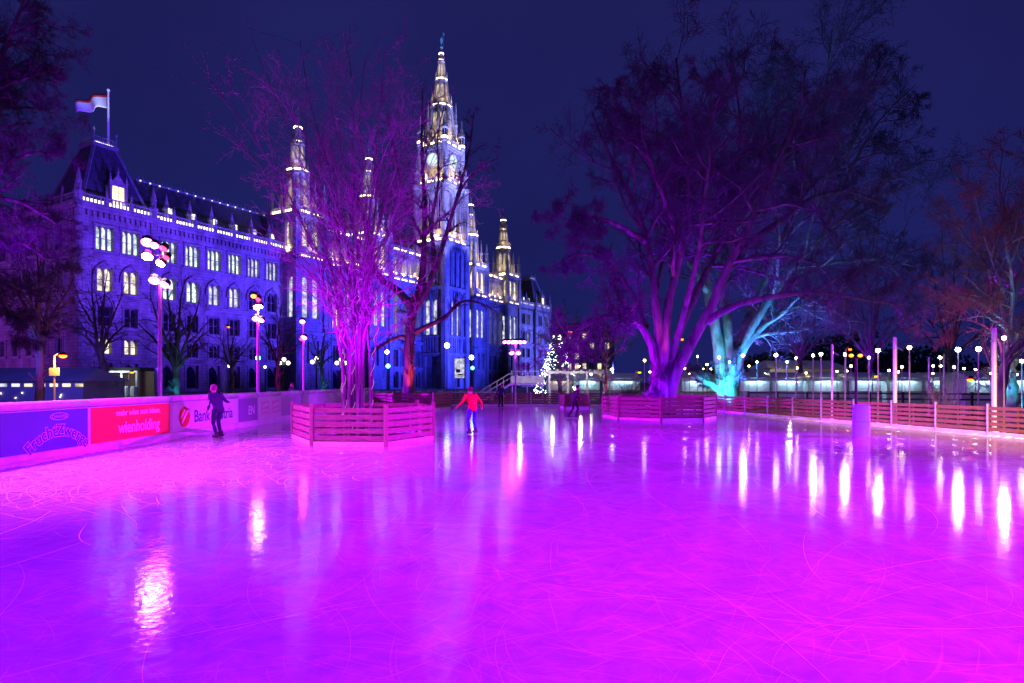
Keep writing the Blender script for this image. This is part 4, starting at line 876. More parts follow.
# bare tall poles by the right fence
for (x, yt, D, pr, lab) in ((832, 344, 30, .05, 'bare pale pole standing left of the violet pedestal'), (895, 337, 24.5, .075, 'tall bare pale pole behind the right fence, right of the violet pedestal'), (994, 328, 21.8, .085, 'tallest bare pole at the right, in front of the cyan lit trunk'),
                        (929, 357, 34, .05, 'short pale pole with a small box, right of centre in the lamp row'), (944, 354, 33, .05, 'pale pole between white globe lamps, left of the two bluish lamps')):
    c = G(x, D); h = W(x, yt, D).z+0.08; root = empty('bare_pole', (c.x, c.y, -0.08), 0, lab, 'pole', 'bare poles behind the right fence')
    m = MB(); m.ngon(0, 0, [(pr*1.8, 0), (pr*1.8, 0.15), (pr, 0.2), (pr*0.95, h-0.05), (pr*0.6, h)], 10); m.build('shaft', M['pole'], root)
    m = MB(); m.box(-0.13, 0.13, -pr-0.09, -pr-0.003, 1.5, 1.85) if x == 929 else m.ngon(0, 0, [(pr*1.25, h-0.5), (pr*1.25, h-0.42)], 10); m.build('junction_box' if x == 929 else 'collar', M['white'] if x == 929 else M['steel'], root)
    m = MB(); m.tube([(pr+0.02, -0.02, h-0.4), (0.3, -0.02, h-0.55)], 0.012, 5); m.build('hook', M['steel'], root)
# violet pedestal with a lamp pole on the ice
pd = empty('pedestal', (11.45, 20.2, 0), -0.35, 'violet box pedestal standing on the ice before the right fence', 'pedestal')
M['pad'] = mat('padded_cover', (0.34, 0.22, 0.62), 0.5, var=0.08, scale=4)
m = MB(); m.bevbox(-0.235, 0.235, -0.2, 0.2, 0.0, 1.06, 0.03); m.build('padded_box', M['pad'], pd)
m = MB(); m.box(-0.2, 0.2, -0.206, -0.203, 0.5, 0.512); m.build('seam', M['t_blue'], pd)
sl = empty('street_lamp', (11.45, 20.5, 0), 0, 'dark lamp pole with two orange lamps rising behind the violet pedestal', 'street lamp')
m = MB(); m.ngon(0, 0, [(0.05, 0), (0.04, 2.5)], 8); m.ngon(0, 0, [(0.04, 2.5), (0.03, 2.62)], 8); m.build('pole', M['black'], sl)
m = MB(); m.beam((-0.16, 0, 2.6), (0.16, 0, 2.6), 0.03, 0.03); m.build('crossarm', M['black'], sl)
for sx in (-0.16, 0.14):
    m = MB(); m.ball((sx, 0, 2.68), 0.075, 10, 6, 1, 1, 0.7); m.build('lamp', M['e_orange'], sl, smooth=True)

def street_lamp(x, y, D, label, r=0.16, arm=0.5, signs=True):
    c = W(x, y, D); root = empty('street_lamp', (c.x-arm, c.y, -0.08), 0, label, 'street lamp'); h = c.z+0.08
    m = MB(); m.ngon(0, 0, [(0.11, 0), (0.11, 0.5), (0.06, 0.6), (0.045, h+0.05)], 8); m.build('pole', M['pole'], root)
    m = MB(); m.tube([(0, 0, h), (arm*0.5, 0, h+0.2), (arm, 0, h+0.15)], 0.03, 6); m.build('arm', M['pole'], root)
    m = MB(); m.ngon(arm, 0, [(r*1.3, h+0.05), (r*0.8, h+0.2), (0.03, h+0.24)], 12); m.build('shade', M['black'], root)
    m = MB(); m.ball((arm, 0, h), r, 12, 6, 1, 1, 0.6); m.build('bulb', M['e_orange'], root, smooth=True)
    if signs:
        m = MB(); m.box(-0.25, 0.35, -0.09, -0.06, h-1.15, h-0.7); m.build('sign_plate', M['white'], root)
    return root
street_lamp(63, 356, 36, 'glowing orange street lamp with small sign behind the left boards', 0.2); point(W(63, 358, 36)+Vector((0, -0.3, -0.3)), 250, (1, 0.4, 0.05), 0.2)
street_lamp(132, 372.5, 62, 'small orange lamp under the flat kiosk roof', 0.16, 0.3, False)
street_lamp(228, 327, 60, 'faint orange street lamp before the town hall, right of the left mast', 0.15, 0.4, False)
street_lamp(570, 332, 70, 'orange street lamp high beside the far lit apartment block', 0.24, 0.5, False)
street_lamp(682, 339.5, 60, 'orange street lamp seen through the fork of the huge tree', 0.16, 0.4, False)
street_lamp(639.5, 372.5, 48, 'orange lamp low left of the huge trunk', 0.13, 0.3, False)
street_lamp(850, 349.5, 44, 'small orange lamp among the white globes above the pedestal', 0.11, 0.3, False)
street_lamp(876.5, 376.5, 44, 'low wide orange lamp just right of the violet pedestal', 0.14, 0.3, False)
street_lamp(970.5, 380, 34, 'orange lamp with a small white sign at the right stalls', 0.14, 0.3, True)

def candelabra(x, y, D, label, em='e_white'):
    c = W(x, y, D); root = empty('candelabra_lamp', (c.x, c.y, -0.08), 0, label, 'street lamp', 'candelabra lamps before the town hall'); h = c.z+0.08
    m = MB(); m.ngon(0, 0, [(0.22, 0), (0.22, 0.5), (0.1, 0.7), (0.07, h-0.3), (0.12, h-0.2), (0.04, h+0.25)], 8); m.build('pole', M['black'], root)
    for dx, dz in ((-0.42, 0), (0.42, 0), (0, 0.36)):
        m = MB(); m.tube([(0, 0, h-0.3), (dx*0.7, 0, h-0.35), (dx, 0, h-0.22+dz)], 0.03, 5); m.build('arm', M['black'], root)
        m = MB(); m.ball((dx, 0, h+dz), 0.19, 10, 6); m.build('globe', M[em], root, smooth=True)
M['e_cand'] = emit('candelabra_glass', (1.0, 0.9, 0.8), 9.0)
candelabra(284, 363, 62, 'three-globe candelabra lamp just left of the tallest magenta mast base', 'e_cand'); candelabra(316.5, 362, 62, 'three-globe candelabra lamp left of the many-stemmed tree', 'e_cand'); candelabra(341, 363, 62, 'three-globe candelabra lamp behind the many-stemmed tree', 'e_cand')
def lantern(x, y, D, label, em, r=0.2):
    c = W(x, y, D); root = empty('lantern', (c.x, c.y, -0.08), 0, label, 'lamp', 'lanterns before the town hall'); h = c.z+0.08
    m = MB(); m.ngon(0, 0, [(0.12, 0), (0.06, 0.3), (0.045, h-r)], 8); m.build('pole', M['black'], root)
    m = MB(); m.ball((0, 0, h), r, 10, 6); m.build('globe', M[em], root, smooth=True)
M['e_lan'] = emit('lantern_cool', (0.7, 0.9, 1.0), 16.0); M['e_lan2'] = emit('lantern_teal', (0.1, 0.8, 0.9), 10.0); M['e_lanw'] = emit('lantern_warm', (1, 0.85, 0.7), 10.0)
for (x, y, D, lab, em, r) in ((447, 345.5, 70, 'bluish white lantern at the foot of the clock tower', 'e_lan', .3), (471.5, 357.5, 75, 'white lantern right of the poster', 'e_lan', .28), (472.5, 368, 75, 'teal lantern right of the poster', 'e_lan2', .22),
        (387, 352, 75, 'white lantern left of the dark forked tree', 'e_lan', .25), (388, 366, 72, 'teal lantern left of the dark forked tree', 'e_lan2', .25), (258, 358, 70, 'cyan lantern beside the middle magenta mast', 'e_lan2', .28), (229, 366, 75, 'small white lantern before the town hall arches', 'e_lanw', .16), (265, 367, 75, 'small warm lantern right of the middle mast', 'e_lanw', .16)):
    lantern(x, y, D, lab, em, r)

def mast(x, D, top, heads, label, pr=0.075):
    """tall rink mast carrying coloured lamp heads; heads = (dx px, y px, emission, size)"""
    c = G(x, D); root = empty('floodlight_mast', (c.x, c.y, -0.08), 0, label, 'light mast', 'rink floodlight masts'); s = D/FPX
    h = W(x, top, D).z+0.08
    m = MB(); m.ngon(0, 0, [(pr*2, 0), (pr*2, 0.2), (pr*1.1, 0.3), (pr*0.8, h)], 10); m.build('pole', M['pole'], root)
    rows = {}
    for dx, y, em, r in heads: rows.setdefault(round(y/6), []).append((dx, y))
    for k, hs in rows.items():
        z = W(x, hs[0][1], D).z+0.08; x0 = min([a for a, _ in hs]+[0])*s; x1 = max([a for a, _ in hs]+[0])*s
        if x1-x0 > 0.15: m = MB(); m.beam((x0-0.05, 0.05, z), (x1+0.05, 0.05, z), 0.05, 0.05); m.build('crossarm', M['steel'], root)
    for dx, y, em, r in heads:
        z = W(x, y, D).z+0.08; px = dx*s
        m = MB(); m.ngon(0, 0, [(r*0.5, 0.16), (r*0.95, 0.10), (r*1.05, 0.0), (r*1.05, -0.10), (r*0.98, -0.10)], 12); hd = m.build('lamp_head', M['black'], root, (px, -0.03, z)); hd.rotation_euler = (math.radians(-38), 0, math.radians(20 if dx < 0 else -12))
        m = MB(); m.ngon(0, 0, [(r*0.97, -0.105), (r*0.75, -0.15), (r*0.3, -0.17)], 12); m.build('lens', M[em], hd)
    return root
mast(160, 24, 277, [(-5, 279, 'e_mag', .20), (6, 283, 'e_mag', .18), (-12, 241, 'e_mag', .22), (-5, 244, 'e_mag', .16), (-12, 255, 'e_whitehead', .20), (5, 247, 'e_red', .15), (2, 262, 'e_whitehead', .17), (8, 256, 'e_red', .12)], 'tall pink lit mast with a cluster of magenta lamp heads behind the left boards').name = 'floodlight_mast'
mast(258, 33, 292, [(-4, 295, 'e_or2', .16), (1, 298, 'e_red', .14), (-1, 306, 'e_whitehead', .17), (3, 305, 'e_whitehead', .14), (-2, 317.5, 'e_mag', .18), (4, 319, 'e_mag', .16)], 'middle mast with stacked white, orange and magenta lamp heads')
mast(303.5, 38, 318, [(-1, 320.5, 'e_mag', .16), (1, 336.5, 'e_mag', .19), (-2, 338, 'e_red', .11)], 'slim mast with two magenta lamp heads left of the many-stemmed tree', 0.06)
mast(515.5, 43, 338, [(-11, 341, 'e_mag', .14), (-7, 341, 'e_mag', .16), (-3, 341, 'e_mag', .17), (1, 341, 'e_mag', .17), (5, 341, 'e_mag', .16), (9, 341, 'e_mag', .14), (-4, 352, 'e_mag', .17), (3, 352, 'e_mag', .17)], 'mast with two rows of magenta lamp heads beyond the far fence', 0.06)
mast(53, 30, 350, [], 'x') if False else None

# ------------------------------------------------------------------ buildings and stalls around the rink
def stall(x0, x1, D, label, h=2.25, depth=3.0, em='e_strip', body='canvas', front_open=False):
    a, b = G(x0, D), G(x1, D); wd = b.x-a.x; root = empty('market_stall', (a.x, D, -0.08), 0, label, 'stall', 'white stalls beyond the right fence')
    m = MB(); m.box(0, wd, 0, 0.06, 0, h-0.003); m.box(0, 0.06, 0.061, depth, 0, h); m.box(wd-0.06, wd, 0.061, depth, 0, h); m.box(0.06, wd-0.06, depth-0.06, depth, 0, h)
    m.build('walls', M[body], root)
    m = MB(); m.box(-0.15, wd+0.15, -0.25, 0.12, 0.953, 1.02); m.build('counter', M['wood'], root)
    m = MB(); m.add([(-0.2, -0.6, h), (wd+0.2, -0.6, h), (wd+0.2, depth+0.2, h), (-0.2, depth+0.2, h), (0.2, depth*0.45, h+0.55), (wd-0.2, depth*0.45, h+0.55)], [(0, 1, 5, 4), (1, 2, 5), (2, 3, 4, 5), (3, 0, 4), (0, 3, 2, 1)]); m.build('roof', M['canvas'], root)
    m = MB(); m.box(-0.15, wd+0.15, -0.58, -0.55, h-0.28, h-0.003); m.build('valance', M['canvas'], root)
    m = MB(); m.box(wd*0.25, wd*0.75, -0.34, -0.28, h-0.13, h-0.05); m.build('light_tube', M[em], root)
    k = max(2, int(wd/2.2))
    for i in range(k+1):
        p = MB(); xx = 0.05+(wd-0.1)*i/k; p.box(xx-0.04, xx+0.04, -0.035, -0.003, 1.03, h-0.01); p.build('post', M['white'], root)
    return root
M['canvas'] = mat('white_canvas', (0.72, 0.74, 0.76), 0.7, var=0.06, scale=1.0)
M['e_strip'] = emit('stall_tube', (0.45, 0.80, 1.0), 60.0); M['e_stripw'] = emit('stall_tube_warm', (1.0, 0.85, 0.6), 16.0)
for i, (x0, x1, D) in enumerate(((682, 716, 56), (740, 770, 56), (772, 806, 57), (808, 846, 56), (849, 884, 57), (887, 922, 56), (925, 962, 57), (966, 1000, 50), (1003, 1040, 50))):
    stall(x0, x1, D, 'white canvas market stall with lit interior, %s from the left' % ORD[i])
stall(548, 572, 62, 'small white stall behind the stair platform', em='e_stripw'); stall(576, 600, 66, 'white stall behind the small pink lit tree', em='e_strip'); stall(606, 640, 64, 'pale low stall left of the huge trunk', em='e_strip')
# pergola of white beams left of the pink tree
pg = empty('pergola', tuple(G(546, 54)), 0, 'white lit pergola of beams beyond the far fence', 'pergola')
for dx in (0.3, 1.9, 3.6, 5.2):
    m = MB(); m.box(dx-0.09, dx+0.09, -0.09, 0.09, -0.08, 2.55); m.build('post', M['white'], pg)
for yy in (-0.05, 1.6):
    m = MB(); m.box(0, 5.5, yy-0.08, yy+0.08, 2.553, 2.78); m.build('beam', M['white'], pg)
for i in range(8):
    m = MB(); m.box(0.25+i*0.7, 0.36+i*0.7, -0.4, 2.0, 2.783, 2.9); m.build('rafter', M['white'], pg)
point(G(552, 53)+Vector((0, -0.6, 2.3)), 60, (1, 0.9, 0.7)); point(G(580, 53)+Vector((0, -0.5, 2.2)), 60, (1, 0.85, 0.6))
# decorated conifer with white lights
xt = empty('christmas_tree', tuple(G(557, 66)), 0, 'conifer covered in white fairy lights behind the pergola', 'tree')
m = MB(); m.ngon(0, 0, [(0.25, -0.08), (0.12, 6.0), (0.02, 7.0)], 8); m.build('trunk', M['bark'], xt)
M['needle'] = mat('fir_needles', (0.03, 0.07, 0.04), 0.8, var=0.4, scale=3)
m = MB(); lt = MB()
for i in range(900):
    z = 0.7+6.2*rnd.random()**1.2; r = (7.1-z)*0.36; a = rnd.random()*6.283; q = r*(0.35+0.65*rnd.random()**0.5)
    p = Vector((q*math.cos(a), q*math.sin(a), z)); d = Vector((math.cos(a), math.sin(a), -0.35))*(0.28+0.2*rnd.random()); s_ = Vector((-math.sin(a), math.cos(a), 0.1*rnd.random()))*0.12
    m.add([p-s_, p+s_, p+d], [(0, 1, 2)])
    if i % 2 == 0: e = p+d*0.9; lt.add([e+Vector(v)*0.035 for v in ((1, 0, 0), (0, 1, 0), (-1, 0, 0), (0, -1, 0), (0, 0, 1), (0, 0, -1))], [(0, 1, 4), (1, 2, 4), (2, 3, 4), (3, 0, 4), (1, 0, 5), (2, 1, 5), (3, 2, 5), (0, 3, 5)])
tag(m.build('foliage', M['needle'], xt), kind='stuff'); M['e_fairy'] = emit('fairy_light', (0.8, 0.95, 1.0), 22.0); tag(lt.build('fairy_lights', M['e_fairy'], xt), kind='stuff')
# stairs up to a platform
st = empty('stair_platform', tuple(G(482, 56)), 0, 'raised platform with white railed stairs at the far end', 'staircase')
for i in range(9):
    m = MB(); m.box(i*0.29, i*0.29+0.31, 0, 2.2, 0.17*i+0.1, 0.17*i+0.16); m.build('step', M['steel'], st)
for yy in (0.0, 2.2):
    m = MB(); m.beam((0, yy-0.03, 0.06), (2.7, yy-0.03, 1.65), 0.05, 0.2); m.build('stringer', M['steel'], st)
    for q in (0.55, 1.0):
        m = MB(); m.beam((0, yy, 0.1+q), (2.7, yy, 1.68+q), 0.06, 0.06); m.build('handrail', M['white'], st)
    for i in range(5):
        m = MB(); m.box(0.1+i*0.62-0.02, 0.1+i*0.62+0.02, yy-0.02, yy+0.02, 0.15+i*0.36, 1.15+i*0.36); m.build('baluster', M['white'], st)
m = MB(); m.box(2.65, 5.6, -0.2, 2.5, 1.52, 1.66); m.build('deck', M['steel'], st)
for xx in (2.75, 4.1, 5.5):
    m = MB(); m.box(xx-0.05, xx+0.05, -0.12, -0.02, -0.08, 1.515); m.build('support', M['steel'], st)
m = MB(); m.box(2.65, 5.6, -0.24, -0.205, 1.7, 2.35); m.build('side_panel', M['white'], st)
for i in range(7):
    m = MB(); m.box(2.7+i*0.48, 2.75+i*0.48, -0.2, -0.15, 1.66, 2.75); m.build('baluster', M['white'], st)
m = MB(); m.box(2.65, 5.65, -0.21, -0.14, 2.753, 2.81); m.build('handrail', M['white'], st)
point(G(520, 53)+Vector((0, 0, 3.6)), 120, (0.9, 0.8, 1.0))
# poster on a frame
po = empty('poster_frame', tuple(G(459.5, 72)), 0, 'white framed poster standing before the clock tower base', 'poster')
for xx in (-0.47, 0.47):
    m = MB(); m.box(xx-0.03, xx+0.03, -0.03, 0.03, -0.08, 2.199); m.build('leg', M['steel'], po)
m = MB(); m.box(-0.62, 0.62, -0.08, 0.06, 2.2, 4.6); m.build('frame', M['steel'], po)
M['poster'] = emit('poster_light', (0.75, 0.8, 1.0), 0.7, 0.5, 2.5)
m = MB(); m.box(-0.55, 0.55, -0.1, -0.083, 2.28, 4.52); m.build('poster_sheet', M['poster'], po)
m = MB(); m.box(-0.4, 0.1, -0.106, -0.103, 2.9, 3.3); m.box(-0.2, 0.42, -0.106, -0.103, 2.6, 2.75); m.build('poster_print', M['t_navy'], po)
# long blue marquee at the far left and kiosk
mq = empty('marquee', tuple(G(-70, 46)), 0, 'long low blue lit marquee with a row of lamps at the far left', 'marquee')
M['marq'] = mat('marquee_canvas', (0.28, 0.30, 0.45), 0.6, var=0.12, scale=0.6)
m = MB(); m.box(0, 11.4, 0, 0.08, -0.08, 1.85); m.box(0, 0.08, 0.081, 5, -0.08, 1.85); m.box(11.32, 11.4, 0.081, 5, -0.08, 1.85); m.build('walls', M['marq'], mq)
spot(G(0, 37)+Vector((0, 0, 4.5)), G(-10, 46)+Vector((0, 0, 1.2)), 2600, (0.08, 0.06, 1.0), 110, .9, .2)
m = MB(); m.add([(-0.3, -0.4, 1.86), (11.7, -0.4, 1.86), (11.7, 5.3, 1.86), (-0.3, 5.3, 1.86), (0.5, 2.4, 2.9), (10.9, 2.4, 2.9)], [(0, 1, 5, 4), (1, 2, 5), (2, 3, 4, 5), (3, 0, 4), (0, 3, 2, 1)]); m.build('roof', M['marq'], mq)
for i in range(12):
    m = MB(); xx = 0.4+i*0.95; m.box(xx, xx+0.6, -0.02, -0.003, 1.45, 1.68); m.build('window', M['glass_pale'] if i < 7 else M['glass_warm'], mq)
for i in range(7):
    m = MB(); m.ball((4.2+rnd.random()*6.5, -0.05, 0.5+0.6*rnd.random()), 0.035, 6, 4); m.build('small_lamp', M['e_lanw'], mq)
kk = empty('kiosk', tuple(G(100, 66)), 0, 'kiosk with flat dark roof, lit edge and white bags before the town hall', 'kiosk')
m = MB(); m.box(-0.6, 4.6, -0.6, 3.2, 3.0, 3.35); m.build('roof', M['black'], kk)
m = MB(); m.box(-0.3, 4.3, -0.66, -0.603, 2.82, 2.98); m.build('light_bar', M['led_soft'], kk)
for xx in (0.1, 2.6, 4.2):
    m = MB(); m.box(xx-0.1, xx+0.1, -0.5, -0.3, -0.08, 2.99); m.build('post', M['steel'], kk)
m = MB(); m.box(-0.3, 4.4, 2.4, 2.6, -0.08, 2.99); m.build('back_wall', M['wood_dark'], kk)
for xx in (2.9, 3.7):
    m = MB(); m.bevbox(xx, xx+0.6, -0.9, -0.4, 0.25, 1.35, 0.12); m.build('white_panel', M['canvas'], kk)
    m = MB(); m.tube([(xx+0.3, -0.65, -0.08), (xx+0.3, -0.65, 0.26)], 0.05, 6); m.build('leg', M['steel'], kk)
point(G(122, 66)+Vector((0, -1.8, 2.4)), 150, (0.8, 1.0, 0.95))
# pink planks of a low bench wall behind the left boards
bw = empty('low_rail', (0, 0, 0), 0, 'low rail of pink lit planks behind the left boards', 'railing')
for i in range(9):
    p = Vector((-23.5+i*1.05, 26.5+i*1.6, 0)); q = p+Vector((1.02, 1.55, 0))
    m = MB(); m.beam(p+Vector((0, 0, 0.88)), q+Vector((0, 0, 0.88)), 0.22, 0.09); m.build('plank', M['white'], bw)
    m = MB(); m.box(p.x-0.05, p.x+0.05, p.y-0.05, p.y+0.05, -0.08, 0.83); m.build('post', M['steel'], bw)
# far white-lit balustrade in front of the town hall
fb = empty('stone_balustrade', (0, 0, 0), 0, 'low pale balustrade before the foot of the town hall', 'balustrade')
for i in range(22):
    p = G(268, 58)+Vector((i*1.0, i*0.12, 0))
    m = MB(); m.box(-0.16, 0.16, -0.12, 0.12, -0.08, 0.95); m.build('post', M['white'], fb, p)
    m = MB(); m.box(0.17, 0.83, -0.08, 0.08, 0.62, 0.86); m.build('rail', M['white'], fb, p)
# apartment block far behind
ap = empty('apartment_building', tuple(G(556, 190)), math.radians(-12), 'far apartment block with rows of lit windows right of the town hall', 'building')
M['plaster'] = mat('far_plaster', (0.25, 0.22, 0.2), 0.9, var=0.2, scale=0.3)
ops = []; wl = []
for r_ in range(5):
    for c_i in range(7):
        ops.append((1.2+c_i*2.3, 2.4+c_i*2.3, 2.6+r_*3.1, 4.4+r_*3.1))
m = MB(); wall(m, (0, 0, 0), E1, IN1, 17.2, 0, 17.5, ops, 0.3); m.box(0, 17.2, 0.5, 12, 0, 17.4); m.build('walls', M['plaster'], ap)
m = MB(); m.add([(-0.5, -0.5, 17.5), (17.7, -0.5, 17.5), (17.7, 12.5, 17.5), (-0.5, 12.5, 17.5), (2, 6, 20.5), (15, 6, 20.5)], [(0, 1, 5, 4), (1, 2, 5), (2, 3, 4, 5), (3, 0, 4), (0, 3, 2, 1)]); m.build('roof', M['slate'], ap)
for k, (s0, s1, za, zb) in enumerate(ops):
    m = MB(); m.box(s0+0.05, s1-0.05, 0.2, 0.25, za+0.05, zb-0.05); o_ = m.build('window', M['glass_warm'] if rnd.random() < 0.5 else M['glass_dark'], ap)
    f_ = MB(); f_.box(s0-0.1, s1+0.1, -0.12, -0.003, za-0.2, za-0.05); f_.box((s0+s1)/2-0.04, (s0+s1)/2+0.04, 0.1, 0.19, za, zb); f_.build('frame', M['white'], o_)
# low yellowish hall behind the stalls
lh = empty('low_hall', tuple(G(770, 72)), 0, 'low warm lit hall roof behind the white stalls', 'building')
m = MB(); m.box(0, 9, 0, 6, -0.08, 3.4); m.build('walls', M['canvas'], lh)
m = MB(); m.add([(-0.3, -0.3, 3.41), (9.3, -0.3, 3.41), (9.3, 6.3, 3.41), (-0.3, 6.3, 3.41), (0.5, 3, 4.4), (8.5, 3, 4.4)], [(0, 1, 5, 4), (1, 2, 5), (2, 3, 4, 5), (3, 0, 4), (0, 3, 2, 1)]); m.build('roof', M['canvas'], lh)
m = MB(); m.box(3.0, 5.0, -0.06, -0.003, 0.3, 2.6); m.build('gate', M['glass_dark'], lh)
point(G(790, 68)+Vector((0, 0, 4.2)), 200, (1, 0.8, 0.35))
# row of dark parkland far away closes the horizon behind the stalls
hedge = MB(); rg = np.random.default_rng(11)
vs = []; fs = []
for i in range(26000):
    x = rg.uniform(38, 190); y = 128+rg.normal(0, 6)+0.05*x; top = 7.0+3.0*math.sin(x*0.11)+2.0*math.sin(x*0.37+1)
    z = top*rg.uniform(0, 1)**0.8; s = rg.uniform(0.2, 0.55); a = rg.uniform(0, 6.28); b_ = len(vs)
    vs += [(x-s*math.cos(a), y-s*math.sin(a), z), (x+s*math.cos(a), y+s*math.sin(a), z+rg.uniform(-.2, .2)), (x, y, z+s*1.6)]; fs.append((b_, b_+1, b_+2))
me = bpy.data.meshes.new('far_wood'); me.from_pydata(vs, [], fs); me.materials.append(M['needle'])
tag(link('far_wood', me), 'dark far-off wood behind the stalls on the right', 'wood', kind='stuff')

# ------------------------------------------------------------------ bare winter trees
def resample(P, S):
    P = np.asarray(P, float); seg = np.linalg.norm(np.diff(P, axis=0), axis=1); c = np.concatenate([[0], np.cumsum(seg)]); t = np.linspace(0, c[-1], S)
    # Catmull-like smoothing: linear resample then two smoothing passes
    Q = np.stack([np.interp(t, c, P[:, k]) for k in range(3)], 1)
    for _ in range(2):
        Q[1:-1] = 0.25*Q[:-2]+0.5*Q[1:-1]+0.25*Q[2:]
    return Q
def tubes(P, R, k, jit=None):
    """(N,S,3) polylines with (N,S) radii -> verts, quads"""
    N, S, _ = P.shape
    T = np.empty_like(P); T[:, 1:-1] = P[:, 2:]-P[:, :-2]; T[:, 0] = P[:, 1]-P[:, 0]; T[:, -1] = P[:, -1]-P[:, -2]
    T /= np.linalg.norm(T, axis=2, keepdims=True)+1e-9
    mean = P[:, -1]-P[:, 0]; mean /= np.linalg.norm(mean, axis=1, keepdims=True)+1e-9
    ref = np.where(np.abs(mean[:, 2:3]) < 0.8, np.array([[0, 0, 1.0]]), np.array([[1.0, 0, 0]]))[:, None, :]
    e1 = np.cross(T, np.broadcast_to(ref, T.shape)); e1 /= np.linalg.norm(e1, axis=2, keepdims=True)+1e-9
    e2 = np.cross(T, e1)
    a = np.arange(k)*2*np.pi/k
    RR = R[:, :, None]*np.ones(k)
    if jit is not None: RR = RR*(1+jit.normal(0, 0.09, RR.shape))
    V = P[:, :, None, :]+RR[..., None]*(e1[:, :, None, :]*np.cos(a)[:, None]+e2[:, :, None, :]*np.sin(a)[:, None])
    idx = np.arange(N*S*k).reshape(N, S, k)
    A = idx[:, :-1, :]; B = np.roll(A, -1, axis=2); D_ = idx[:, 1:, :]; C = np.roll(D_, -1, axis=2)
    F = np.stack([A, B, C, D_], -1).reshape(-1, 4)
    return V.reshape(-1, 3), F
def npmesh(name, parts, mt, smooth=True):
    off = 0; VV = []; FF = []
    for V, F in parts: VV.append(V); FF.append(F+off); off += len(V)
    V = np.concatenate(VV); F = np.concatenate(FF)
    me = bpy.data.meshes.new(name); me.vertices.add(len(V)); me.vertices.foreach_set('co', V.astype(np.float32).ravel())
    me.loops.add(F.size); me.loops.foreach_set('vertex_index', F.astype(np.int32).ravel())
    me.polygons.add(len(F)); me.polygons.foreach_set('loop_start', np.arange(0, F.size, 4, dtype=np.int32)); me.polygons.foreach_set('loop_total', np.full(len(F), 4, dtype=np.int32))
    me.update(calc_edges=True); me.materials.append(mt)
    if smooth: me.shade_smooth()
    return me
def level(rg, P, R, n, tmin, ang, ratio, up, wob, S, rmin, tip=0.35, lmin=0.15, tmax=1.0, rk=(0.45, 0.7), lcap=99):
    N, Sp, _ = P.shape; L = np.linalg.norm(np.diff(P, axis=1), axis=2).sum(1)
    t = (np.arange(n)[None, :]+rg.uniform(0, 1, (N, n)))/n*(tmax-tmin)+tmin; t = np.clip(t, 0, 0.999)
    f = t*(Sp-1); i0 = f.astype(int); fr = (f-i0)[..., None]; ar = np.arange(N)[:, None]
    p0 = P[ar, i0]*(1-fr)+P[ar, i0+1]*fr; tg = P[ar, i0+1]-P[ar, i0]; tg /= np.linalg.norm(tg, axis=2, keepdims=True)+1e-9
    r0 = R[ar, i0]*(1-fr[..., 0])+R[ar, i0+1]*fr[..., 0]
    rv = rg.normal(0, 1, p0.shape); pp = np.cross(tg, rv); pp /= np.linalg.norm(pp, axis=2, keepdims=True)+1e-9
    an = np.radians(rg.uniform(ang[0], ang[1], (N, n)))[..., None]
    d = tg*np.cos(an)+pp*np.sin(an)
    ln = np.minimum(np.maximum(L[:, None]*ratio*(1.15-0.65*t)*rg.uniform(0.55, 1.3, (N, n)), lmin), lcap)
    M_ = N*n; p0 = p0.reshape(M_, 3); d = d.reshape(M_, 3); ln = ln.reshape(M_); r0 = r0.reshape(M_)
    rr = np.maximum(np.minimum(r0*rg.uniform(rk[0], rk[1], M_), ln*0.045+rmin), rmin)
    out_ = np.empty((M_, S, 3)); out_[:, 0] = p0; cur = p0.copy(); st = (ln/(S-1))[:, None]
    for s in range(1, S):
        d = d+rg.normal(0, wob, d.shape)+np.array([0, 0, up]); d /= np.linalg.norm(d, axis=1, keepdims=True)+1e-9
        cur = cur+d*st; out_[:, s] = cur
    rad = rr[:, None]*np.linspace(1, tip, S)[None, :]
    return out_, np.maximum(rad, rmin*0.6)
def tree(name, label, base, limbs, seed, spec, bark, twig, group='bare winter trees', extra_trunk_levels=1, cap=None):
    """limbs: list of (points, r0, r1) in world space; spec: child levels"""
    rg = np.random.default_rng(seed); root = empty(name, base, 0, label, 'tree', group); b = np.array(base)
    tr = []; S0 = 16
    LP = np.stack([resample(p, S0) for p, _, _ in limbs]); LR = np.stack([np.linspace(a, c, S0) for _, a, c in limbs])
    LP[:, 2:-1] += rg.normal(0, 0.03, LP[:, 2:-1].shape)*np.minimum(1, LR[:, 2:-1, None]*6)
    for i, (p, a, c) in enumerate(limbs):
        if abs(p[0][2]) < 0.3:  # flare of the trunk at the ground
            LR[i] *= 1+0.28*np.exp(-np.linspace(0, 9, S0))
    tr.append(tubes(LP-b, LR, 10, rg))
    P, R = LP, LR; tw = []; allP = None
    for li, s in enumerate(spec):
        P2, R2 = level(rg, P, R, **s)
        if cap is not None:                                     # keep the crown inside its rounded outline
            c, ax = np.array(cap[0]), np.array(cap[1]); q = np.linalg.norm((P2[:, -1]-c)/ax, axis=1); keep = (q < 1.0+rg.normal(0, 0.06, len(q))) | (li == 0)
            P2, R2 = P2[keep], R2[keep]
        (tr if li < extra_trunk_levels else tw).append(tubes(P2-b, R2, 6 if li == 0 else (4 if li == 1 else 3)))
        if li > 0 and li >= 1 and s['n'] < 5:
            P, R = P2, R2
        else: P, R = P2, R2
    link('trunk', npmesh('trunk', tr, bark), root)
    c_ = link('crown', npmesh('crown', tw, twig, False), root)
    return root
def px(pts, D): return [tuple(W(p[0], p[1], D+(p[2] if len(p) > 2 else 0))) for p in pts]
